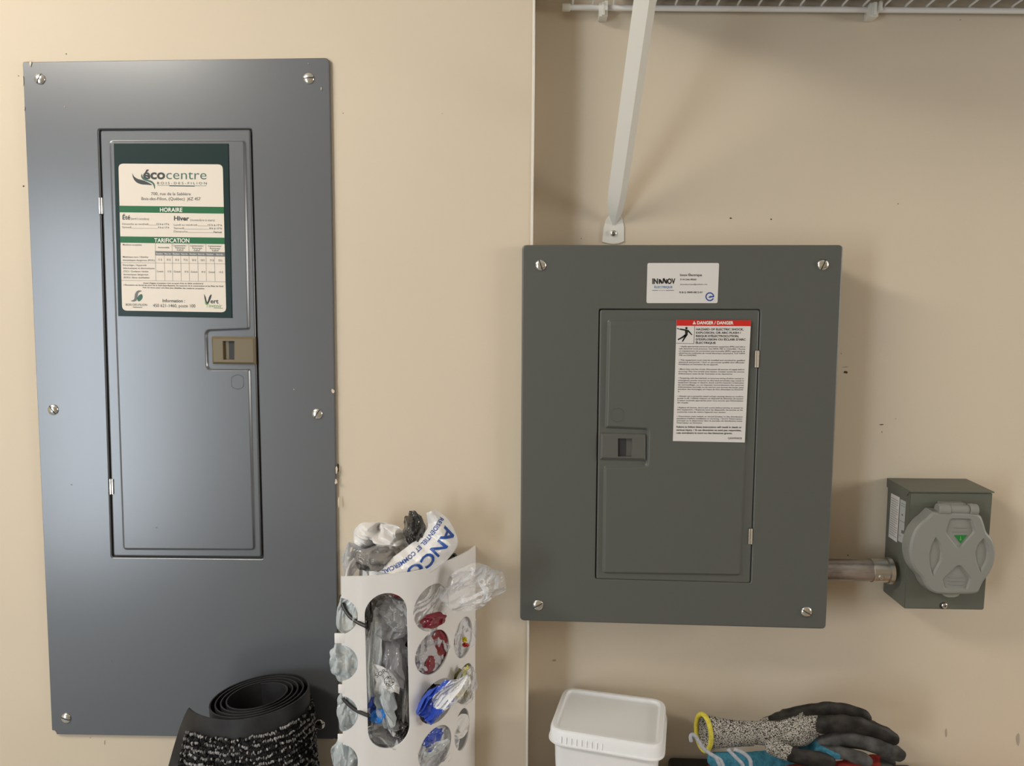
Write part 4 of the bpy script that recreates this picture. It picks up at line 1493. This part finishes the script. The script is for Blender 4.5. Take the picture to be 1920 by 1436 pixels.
def arc_text(s, pts, h, weight, name, mat):
    """lettering along a curve on the film"""
    path = spline([(*p, 0) for p in pts], 16)[:, :2]
    al = np.concatenate([[0], np.cumsum(np.linalg.norm(np.diff(path, axis=0), axis=1))])
    vv, ff = glyphs(s, weight)
    gb = bmesh.new()
    gv = [gb.verts.new((*p_, 0)) for p_ in vv]
    for q_ in ff:
        try:
            gb.faces.new([gv[i_] for i_ in q_])
        except ValueError:
            pass
    bmesh.ops.triangulate(gb, faces=gb.faces)
    for cut in range(4):
        long_ = [e_ for e_ in gb.edges if e_.calc_length() > 0.09]
        if not long_:
            break
        bmesh.ops.subdivide_edges(gb, edges=long_, cuts=1)
        bmesh.ops.triangulate(gb, faces=gb.faces)
    gb.verts.index_update()
    vv = np.array([tuple(x.co)[:2] for x in gb.verts])
    ff = [[x.index for x in q_.verts] for q_ in gb.faces]
    gb.free()
    t = (vv[:, 0] - vv[:, 0].min()) / (vv[:, 0].max() - vv[:, 0].min()) * al[-1]
    out = []
    for tt, b_ in zip(t, vv[:, 1]):
        x = np.interp(tt, al, path[:, 0])
        y = np.interp(tt, al, path[:, 1])
        e_ = 3.0
        dx = np.interp(min(tt + e_, al[-1]), al, path[:, 0]) - np.interp(max(tt - e_, 0), al, path[:, 0])
        dy = np.interp(min(tt + e_, al[-1]), al, path[:, 1]) - np.interp(max(tt - e_, 0), al, path[:, 1])
        L_ = math.hypot(dx, dy) + 1e-9
        ux, uy = dy / L_, -dx / L_
        x, y = x + ux * b_ * h / CAPH, y + uy * b_ * h / CAPH
        out.append(tuple(P(*Z5(x, y), rib_y(x, y) - 0.0012)))
    return mk(name, out, ff, mat, pb, smooth=False)


arc_text('RESIDENTIEL ET COMMERCIAL', [(1372, 215), (1300, 330), (1170, 500), (1040, 640), (900, 770), (760, 860), (560, 955)], 62, 0.012, 'small_blue_lettering', 'ink_blue')
arc_text('ANCO', [(1440, 330), (1370, 500), (1220, 670), (1070, 830), (880, 945)], 168, 0.02, 'large_blue_lettering', 'ink_blue')

# recycling-marked white bag in the slot
Z2 = lambda x, y: (600 + x / 2.837, 930 + y / 2.837)
rbg = thing('plastic_bag', tuple(P(*Z2(350, 1060), -0.11)), 'white bag with a black recycling mark in the long slot', 'plastic bag', 'plastic bags stuffed in the dispenser')
rp2 = [(285, 890), (330, 905), (372, 930), (405, 970), (424, 1010), (420, 1052), (395, 1040), (360, 1058), (300, 1050), (288, 1030), (300, 990), (278, 940)]


def ry_(x, y):
    return -0.1085 + 0.003 * tri(x / 60.0 + y / 140.0) + 0.002 * noise.noise((x / 40.0, y / 40.0, 2))


ct_ = (345, 985)
v, f = [tuple(P(*Z2(*ct_), ry_(*ct_)))], []
n = len(rp2)
for r_ in (0.33, 0.66, 1.0):
    for p in rp2:
        x, y = ct_[0] + (p[0] - ct_[0]) * r_, ct_[1] + (p[1] - ct_[1]) * r_
        v.append(tuple(P(*Z2(x, y), ry_(x, y))))
for k_ in range(n):
    f.append((0, 1 + k_, 1 + (k_ + 1) % n))
    for r_ in (0, 1):
        f.append((1 + r_ * n + k_, 1 + r_ * n + (k_ + 1) % n, 1 + (r_ + 1) * n + (k_ + 1) % n, 1 + (r_ + 1) * n + k_))
o = mk('bag_film', v, f, 'film_white', rbg, angle=25)
so = o.modifiers.new('thickness', 'SOLIDIFY')
so.thickness = 0.0006
k = Ink(lambda x, y: P(*Z2(x, y), -0.1145))
k.text('SOR', 302, 968, 356, 935, 24, 0.0)
for q in range(3):
    a0 = q * 2 * PI / 3 + 0.5
    for t in np.linspace(0, 1.35, 5):
        k.line(368 + 26 * math.cos(a0 + t), 985 + 26 * math.sin(a0 + t), 368 + 26 * math.cos(a0 + t + 0.36), 985 + 26 * math.sin(a0 + t + 0.36), 3)
        k.line(368 + 17 * math.cos(a0 + t), 985 + 17 * math.sin(a0 + t), 368 + 17 * math.cos(a0 + t + 0.36), 985 + 17 * math.sin(a0 + t + 0.36), 2)
    a1 = a0 + 1.75
    k.poly([(368 + 13 * math.cos(a1), 985 + 13 * math.sin(a1)), (368 + 31 * math.cos(a1), 985 + 31 * math.sin(a1)), (368 + 22 * math.cos(a1 + 0.35), 985 + 22 * math.sin(a1 + 0.35))])
k.text('4', 364, 990, 372, 990, 10, 0.0)
k.build('black_print', 'ink_black', rbg)
# square print on the silvery bag
k = Ink(lambda x, y: P(*Z2(x, y), -0.118))
k.poly([(372, 685), (395, 665), (415, 680), (392, 703)])
k.build('square_mark', 'ink_grey', lg)
# black ties
for pts, lb in (([(112, 528), (118, 560), (132, 600), (160, 640), (200, 670), (245, 692)], 'black plastic tie curving out of the uppermost left edge hole'),
                ([(108, 1045), (122, 1072), (150, 1105), (195, 1140), (258, 1168)], 'black plastic tie curving out of the third left edge hole')):
    ys = np.linspace(-0.100, -0.1275, len(pts))
    path = spline([P(*Z2(*p), y) for p, y in zip(pts, ys)], 6)
    v, f = tube(path, 0.0024, 10, True, 0.8)
    o = mk('cable_tie', v, f, 'black_plastic', None, tuple(path[-1]))
    tag(o, lb, 'cable tie', 'black ties on the bag dispenser')
# ------------------------------------------------------------------ rolled mat
MC = np.array([-0.347, -0.064])
MZ = 0.9888
mat_t = thing('rolled_mat', (MC[0] + 0.05, MC[1], 0.0), 'rolled-up black floor mat with charcoal loop pile standing before the left panel', 'floor mat')
tiltx = np.array([-0.075, -0.0, 1.0])       # roll leans to the left
MR = 0.0640


def mat_pt(x, y, z):
    """plan point at distance z below the top edge"""
    top = np.array([x, y, MZ + 0.135 * (x - MC[0]) + 0.06 * (y - MC[1])])
    return top - tiltx * z


TH = 0.0016
turns = 4.6
spi = []
for k in range(int(turns * 40) + 1):
    a = k / 40 * 2 * PI
    r = 0.0340 + (MR - 0.0340) * k / (turns * 40)
    spi.append((r, a))
# spiral goes clockwise seen from above and leaves the roll at its front, running left as the loose end
path = []
end_a = -PI / 2 - 0.42
for r, a in spi:
    ang = end_a + (turns * 2 * PI - a)
    path.append((MC[0] + r * math.cos(ang), MC[1] + r * math.sin(ang) * 0.84))
path = np.array(path)
d0 = path[-1] - path[-2]
d0 = d0 / np.linalg.norm(d0)
nroll = len(path)
LT = 0.066
ext = []
for k in range(1, 25):
    t = k / 24
    ang = 0.55 * t
    dd = np.array([d0[0] * math.cos(ang) + d0[1] * math.sin(ang), -d0[0] * math.sin(ang) + d0[1] * math.cos(ang)])
    ext.append((ext[-1] if ext else path[-1]) + dd * LT / 24)
path = np.vstack([path, ext])
MH = 0.985
zs = [0.0, 0.0008, 0.01, 0.022, 0.035, 0.05, 0.07, 0.09, 0.12, 0.16, 0.25, 0.45, 0.7, MH]


def loose(zd):
    """the free end flares out further down"""
    return 1.0 + 0.62 * min(1.0, zd / 0.09) ** 0.8


def mat_at(i, zd):
    p = path[i].copy()
    if i >= nroll:
        k = (i - nroll + 1) / 24.0
        p = p + d0 * LT * (loose(zd) - 1.0) * k + np.array([0, -0.012]) * k * min(1, zd / 0.09)
    return p


tan = np.gradient(path, axis=0)
tan = tan / np.linalg.norm(tan, axis=1, keepdims=True)
nor = np.stack([-tan[:, 1], tan[:, 0]], 1)
if np.dot(nor[nroll - 10], path[nroll - 10] - MC) < 0:
    nor = -nor
v, f = [], []
n = len(path)
for zi, zd in enumerate(zs):
    for i in range(n):
        p = mat_at(i, zd)
        for s_ in (0, 1):
            q = p - nor[i] * TH * s_
            v.append(tuple(mat_pt(q[0], q[1], zd)))
W2 = 2 * n
for zi in range(len(zs) - 1):
    for i in range(n - 1):
        for s_ in (0, 1):
            a = zi * W2 + 2 * i + s_
            f.append((a, a + 2, a + W2 + 2, a + W2))
    for i in (0, n - 1):
        a = zi * W2 + 2 * i
        f.append((a, a + 1, a + W2 + 1, a + W2))
for i in range(n - 1):
    for zi in (0, len(zs) - 1):
        a = zi * W2 + 2 * i
        f.append((a, a + 2, a + 3, a + 1))
mk('rubber_backing', v, f, 'rubber', mat_t, angle=35)
# loop pile on the outer turn: small hooked loops in rows
rnd = random.Random(9)
al = np.concatenate([[0], np.cumsum(np.linalg.norm(np.diff(path, axis=0), axis=1))])
i_start = nroll - 28
L_start, L_end = al[i_start], al[-1] - 0.018
ico = bmesh.new()
bmesh.ops.create_icosphere(ico, subdivisions=1, radius=1.0)
iv = np.array([tuple(x.co) for x in ico.verts])
VL, FL, VD, FD = [], [], [], []
jf = [[x.index for x in q.verts] for q in ico.faces]
ico.free()
v, f = [], []
rows = 34
for r_ in range(rows):
    zd0 = 0.0225 + r_ * 0.0043
    ph = rnd.random() * 6
    l = L_start + rnd.random() * 0.003
    big = r_ % 2 == 0
    while True:
        zd = zd0 + 0.0010 * math.sin(l * 160 + ph) + 0.0006 * math.sin(l * 410 + ph * 2) + rnd.gauss(0, 0.0004)
        le = L_end + LT * (loose(zd) - 1.0) * 0.9
        if l > le:
            break
        if l > al[-1] - LT:
            kk = (l - (al[-1] - LT)) / (LT * loose(zd))
            fi = nroll - 1 + kk * 24
        else:
            fi = np.interp(l, al, np.arange(n))
        i0 = int(min(n - 2, max(0, math.floor(fi))))
        fr_ = fi - i0
        p = mat_at(i0, zd) * (1 - fr_) + mat_at(min(n - 1, i0 + 1), zd) * fr_
        nn = nor[i0]
        tt = tan[i0]
        lift = rnd.uniform(0.0006, 0.0022) + (0.0007 if big else 0)
        a_ = rnd.uniform(0.0010, 0.0015)
        b_ = rnd.uniform(0.0018, 0.0027)
        th = rnd.gauss(0, 0.45)
        base = mat_pt(p[0] + nn[0] * lift, p[1] + nn[1] * lift, zd)
        ax1 = np.array([tt[0] * math.cos(th), tt[1] * math.cos(th), math.sin(th)])
        ax2 = np.array([-tt[0] * math.sin(th), -tt[1] * math.sin(th), math.cos(th)])
        ax3 = np.array([nn[0], nn[1], 0])
        light = rnd.random() < (0.80 if big else 0.12) * (0.55 + 0.9 * noise.noise((l * 45, zd * 60, 1.0)) + 0.3)
        v, f = (VL, FL) if light else (VD, FD)
        q = len(v)
        v += [tuple(base + ax1 * x * a_ + ax2 * y * b_ + ax3 * z * 0.0016) for x, y, z in iv]
        f += [[q + w_ for w_ in fc_] for fc_ in jf]
        l += rnd.uniform(0.0019, 0.0028)
for nm, v, f, mt in (('charcoal_pile', VD, FD, 'loop_pile'), ('grey_pile', VL, FL, 'loop_pile_light')):
    pile = mk(nm, v, f, mt, mat_t, angle=180)
    pile['kind'] = 'stuff'

# ------------------------------------------------------------------ pail
zl = 0.9455
lidc = [PZ(x, y, zl)[:2] for x, y in ((1058, 1286), (1249, 1311), (1243, 1402), (1028, 1366))]
pl_t = thing('plastic_pail', (0.085, 0.0, ZB), 'white rectangular plastic pail with a snap-on lid, left of the gloves', 'pail')
lp_ = np.array(lidc)
lpc = lp_.mean(0)


def zmap(a, b, c):
    return (a, b, zl - c)


lid = round_poly(lp_, 0.020, 8)
# lid: raised rim, recessed panel, skirt
ring_plate('lid', lid, [(-0.0008, 0.0195), (-0.0012, 0.019), (-0.0002, 0.004), (0.0008, 0.0012), (0.0026, 0.0), (0.0064, -0.0002), (0.0074, 0.0006), (0.0082, 0.0032), (0.0098, 0.0042), (0.012, 0.0042)],
           [], 'pail_white', pl_t, zmap)
zm = lambda a, b, c: (a, b, zl - c)
lr = inset(lid, -0.0020)
bm = bmesh.new()
n = len(lr)
for (i0, i1, c0_, c1_) in ((0.0, 0.0026, 0.0052, 0.0052), (0.0, 0.0010, 0.0205, 0.0205)):
    pass
prof = [(0.0010, 0.0185), (-0.0004, 0.0180), (-0.0004, 0.0165), (0.0014, 0.0158)]
rr_ = [[bm.verts.new(zm(a, b, c)) for a, b in inset(lid, d_ - 0.0020)] for d_, c in prof]
for a, b in zip(rr_, rr_[1:]):
    for i in range(n):
        bm.faces.new((a[i], a[(i + 1) % n], b[(i + 1) % n], b[i]))
from_bm('lid_skirt_bead', bm, 'pail_white', pl_t)
# tamper ribs along the front of the skirt
fa, fb_ = lp_[3], lp_[2]
for k in range(9):
    t = 0.12 + k * 0.045
    p = fa + (fb_ - fa) * t
    bm = bmesh.new()
    bm_box(bm, (p[0] - 0.0005, p[1] - 0.0018, zl - 0.0155), (p[0] + 0.0005, p[1] + 0.001, zl - 0.007), 0.0003, 1)
    from_bm('tear_rib', bm, 'pail_white', pl_t)
bodyp = inset(lid, 0.005)
ring_plate('tub', inset(lid, 0.013), [(0, zl - ZB), (-0.0008, zl - ZB - 0.002), (-0.0070, 0.045), (-0.0078, 0.022), (-0.0090, 0.0150), (-0.0085, 0.0052)], [], 'pail_white', pl_t, zmap)

# ------------------------------------------------------------------ black case under the gloves
ZCS = P(1290, 1419, 0.072)[2]
xc0 = P(1255, 1425, 0.06)[0]
cs_t = thing('tool_case', (xc0 + 0.15, 0.0, ZB), 'black plastic case edge beneath the pile of gloves', 'case')
box('case_body', (xc0 + 0.002, -0.085, ZB), (xc0 + 0.33, 0.070, ZCS - 0.022), 'black_plastic', cs_t, 0.006)
box('case_lid', (xc0, -0.088, ZCS - 0.0215), (xc0 + 0.332, 0.073, ZCS), 'black_plastic', cs_t, 0.006, seg=3)

# ------------------------------------------------------------------ gloves
def blob(chains, voxel, flat=0.62, it=6):
    """one continuous surface around tapered chains of (px, py, y, r_px)"""
    bm = bmesh.new()
    for ch in chains:
        pts = spline([(*P(x, y, yy), r * (yy - CAM[1]) / FOC) for x, y, yy, r in ch], 10)
        last = None
        for q in pts:
            if last is not None and np.linalg.norm(q[:3] - last[:3]) < 0.22 * q[3] and q is not pts[-1]:
                continue
            last = q
            bmesh.ops.create_icosphere(bm, subdivisions=2, radius=1.0,
                                       matrix=Matrix.Translation(q[:3]) @ Matrix.Diagonal((q[3], q[3] * flat, q[3], 1)))
    me = bpy.data.meshes.new('blob')
    bm.to_mesh(me)
    bm.free()
    ob = bpy.data.objects.new('blob', me)
    COL.objects.link(ob)
    md = ob.modifiers.new('r', 'REMESH')
    md.mode = 'VOXEL'
    md.voxel_size = voxel
    sm = ob.modifiers.new('s', 'SMOOTH')
    sm.iterations = it
    sm.factor = 0.5
    bpy.context.view_layer.update()
    me2 = bpy.data.meshes.new_from_object(ob.evaluated_get(bpy.context.evaluated_depsgraph_get()))
    v_ = np.array([tuple(x.co) for x in me2.vertices])
    f_ = [list(p.vertices) for p in me2.polygons]
    bpy.data.objects.remove(ob)
    bpy.data.meshes.remove(me)
    bpy.data.meshes.remove(me2)
    return v_, f_


def seg_dist(v_, chain, minus_r=True):
    best = np.full(len(v_), 1e9)
    pts = [(*P(x, y, yy), r * (yy - CAM[1]) / FOC) for x, y, yy, r in chain]
    for a, b in zip(pts, pts[1:]):
        A, B = np.array(a[:3]), np.array(b[:3])
        e_ = B - A
        t = np.clip(((v_ - A) @ e_) / (e_ @ e_), 0, 1)
        d_ = np.linalg.norm(v_ - A - t[:, None] * e_, axis=1) - (a[3] + (b[3] - a[3]) * t) * (1 if minus_r else 0)
        best = np.minimum(best, d_)
    return best


def split(v_, f_, mask):
    """faces by vertex mask -> two face lists"""
    A, B = [], []
    for q in f_:
        (A if np.mean(mask[q]) > 0.5 else B).append(q)
    return A, B


def compact(v_, f_):
    used = sorted({i for q in f_ for i in q})
    mp_ = {o_: k for k, o_ in enumerate(used)}
    return v_[used], [[mp_[i] for i in q] for q in f_]


def wrinkle(v_, amp, sc):
    out = v_.copy()
    for i, p in enumerate(v_):
        out[i] += amp * np.array(noise.noise_vector(Vector(p * sc)))
    return out


# top glove: speckled knit, dark dipped palm and fingers
g1 = thing('work_glove', tuple(P(1480, 1405, 0.0)), 'speckled grey knit work glove with yellow hem and black coated fingers, on top', 'glove', 'pile of work gloves')
fing = [[(1478, 1352, 0.020, 26), (1520, 1336, 0.018, 18), (1570, 1330, 0.012, 15), (1612, 1340, 0.006, 14), (1626, 1348, 0.004, 11)],
        [(1500, 1362, 0.000, 22), (1545, 1358, -0.012, 18), (1600, 1358, -0.016, 17), (1650, 1372, -0.016, 15), (1676, 1385, -0.016, 12)],
        [(1520, 1342, 0.024, 18), (1580, 1348, 0.024, 16), (1630, 1362, 0.020, 14), (1648, 1372, 0.018, 12)],
        [(1450, 1400, -0.016, 18), (1490, 1416, -0.022, 16), (1530, 1424, -0.022, 17), (1556, 1428, -0.022, 15)]]
palm = [[(1398, 1374, 0.000, 23), (1425, 1374, 0.0, 24), (1455, 1376, 0.0, 28), (1490, 1372, 0.0, 32), (1515, 1368, 0.004, 24)],
        [(1440, 1362, 0.012, 20), (1480, 1348, 0.018, 20), (1510, 1340, 0.020, 18)]]
v_, f_ = blob(palm + fing, 0.0013)
v_ = wrinkle(v_, 0.0012, 90)
# coating: fingers, fading raggedly into the back of the hand
inv = CR, CU, _f
d_ = v_ - CAM
pxv = CX + FOC * (d_ @ CR) / (d_ @ _f)
pyv = CY - FOC * (d_ @ CU) / (d_ @ _f)
edge = np.array([7 * noise.noise(Vector(p * 120)) + 5 * noise.noise(Vector(p * 300)) for p in v_])
df = np.min([seg_dist(v_, c[1:]) for c in fing[:3]], axis=0)
dth = seg_dist(v_, [fing[3][1], fing[3][2], fing[3][3]])
coat = (df < 0.0012 + edge * 0.0002) & (pxv > 1503 + edge)
coat |= (dth < 0.0008 + edge * 0.0002)
coat |= (pyv < 1338 + (1500 - pxv) * 0.42 + edge * 0.4) & (pxv > 1440) & (pxv < 1640) & (pyv < 1352)
coat |= pxv > 1560 + edge
A, B = split(v_, f_, coat)
for nm, ff, mt in (('coated_fingers', A, 'nitrile_black'), ('knit_hand', B, 'knit_speckle')):
    vv, f2 = compact(v_, ff)
    mk(nm, vv, f2, mt, g1, angle=180)
# cuff: hollow ribbed tube
cuff = [(1319, 1373, 0.004, 9, 35), (1334, 1373, 0.003, 0, 32), (1352, 1374, 0.002, 0, 28.5), (1372, 1375, 0.001, 0, 26), (1395, 1375, 0.0, 0, 24.5), (1412, 1375, 0.0, 0, 24)]
n = 48
v, f = [], []
rings = []
for (x, y, yy, sk, r) in cuff:
    for lay in (0, 1):
        pass
for lay in (0, 1):
    for q, (x, y, yy, sk, r) in enumerate(cuff):
        c = P(x, y, yy)
        s_ = (yy - CAM[1]) / FOC
        rr_ = (r - 2.2 * lay) * s_
        row = []
        for k_ in range(n):
            a = 2 * PI * k_ / n
            rib = 1 + 0.010 * math.cos(a * 24) * (1 - lay)
            # the opening leans so that its near side lies further right
            px_ = c[0] + (0.0066 - 0.0013 * q) * (math.cos(a)) * (1 if q < 5 else 0)
            row.append(len(v))
            v.append((px_, c[1] + rr_ * 0.62 * math.cos(a) * -1.0, c[2] + rr_ * math.sin(a) * rib))
        rings.append(row)
m_ = len(cuff)
for q in range(2 * m_ - 1):
    if q == m_ - 1:
        continue
    for k_ in range(n):
        f.append((rings[q][k_], rings[q][(k_ + 1) % n], rings[q + 1][(k_ + 1) % n], rings[q + 1][k_]))
for k_ in range(n):
    f.append((rings[0][k_], rings[0][(k_ + 1) % n], rings[m_][(k_ + 1) % n], rings[m_][k_]))
mk('knit_cuff', v, f, 'knit_speckle', g1, angle=60)
hem = [v[i] for i in rings[0]]
hv, hf = tube(hem + hem[:2], 0.0031, 8, False)
mk('yellow_hem', hv, hf, 'hem_yellow', g1, angle=180)

# second glove: blue knit with grey-black dipped fingers
g2 = thing('work_glove', tuple(P(1560, 1435, 0.0)), 'blue knit work glove with dusty grey fingers, under the speckled glove', 'glove', 'pile of work gloves')
fing2 = [[(1530, 1398, 0.006, 18), (1580, 1386, -0.010, 17), (1630, 1392, -0.014, 18), (1670, 1408, -0.014, 17), (1688, 1417, -0.014, 13)],
         [(1540, 1410, -0.010, 14), (1580, 1412, -0.024, 13), (1615, 1422, -0.026, 14), (1628, 1428, -0.026, 11)]]
palm2 = [[(1340, 1424, -0.004, 16), (1400, 1426, -0.004, 18), (1460, 1422, 0.004, 19), (1510, 1412, 0.014, 20), (1545, 1400, 0.008, 18)]]
v_, f_ = blob(palm2 + fing2, 0.0014)
v_ = wrinkle(v_, 0.0010, 100)
d_ = v_ - CAM
pxv = CX + FOC * (d_ @ CR) / (d_ @ _f)
edge = np.array([8 * noise.noise(Vector(p * 120)) for p in v_])
pyv = CY - FOC * (d_ @ CU) / (d_ @ _f)
A, B = split(v_, f_, (pxv > 1534 + edge) & ((pyv < 1395 + (pxv - 1534) * 0.5) | (pxv > 1575)))
for nm, ff, mt in (('coated_fingers', A, 'nitrile_grey'), ('knit_hand', B, 'knit_blue')):
    vv, f2 = compact(v_, ff)
    mk(nm, vv, f2, mt, g2, angle=180)
for pts in ([(1296, 1390), (1295, 1380), (1300, 1377), (1308, 1386), (1318, 1402), (1335, 1415), (1350, 1424), (1356, 1436)],
            [(1330, 1412), (1342, 1420), (1350, 1436)], [(1365, 1404), (1378, 1418), (1390, 1430), (1394, 1438)], [(1376, 1404), (1394, 1412), (1406, 1424), (1408, 1438)]):
    path_ = spline([P(x, y, -0.030) for x, y in pts], 6)
    v, f = tube(path_, 0.0024, 8)
    mk('hem_cord', v, f, 'cord_grey', g2, angle=180)

# third glove: red with dark fingers, at the bottom
g3 = thing('work_glove', (P(1520, 1435, 0.0)[0], 0.0, ZCS), 'red work glove with dark fingertips, lowest of the pile', 'glove', 'pile of work gloves')
ch3 = [[(1330, 1442, 0.0, 9), (1360, 1450, 0.0, 14), (1450, 1452, 0.0, 20), (1540, 1450, 0.0, 22), (1600, 1442, 0.0, 20)],
       [(1590, 1430, 0.014, 12), (1640, 1424, 0.012, 11), (1672, 1430, 0.010, 9)], [(1580, 1438, -0.014, 12), (1640, 1438, -0.016, 11), (1668, 1440, -0.016, 9)]]
v_, f_ = blob(ch3, 0.0016)
d_ = v_ - CAM
pxv = CX + FOC * (d_ @ CR) / (d_ @ _f)
A, B = split(v_, f_, pxv > 1650)
for nm, ff, mt in (('coated_fingertips', A, 'nitrile_black'), ('knit_hand', B, 'knit_red')):
    vv, f2 = compact(v_, ff)
    mk(nm, vv, f2, mt, g3, angle=180)
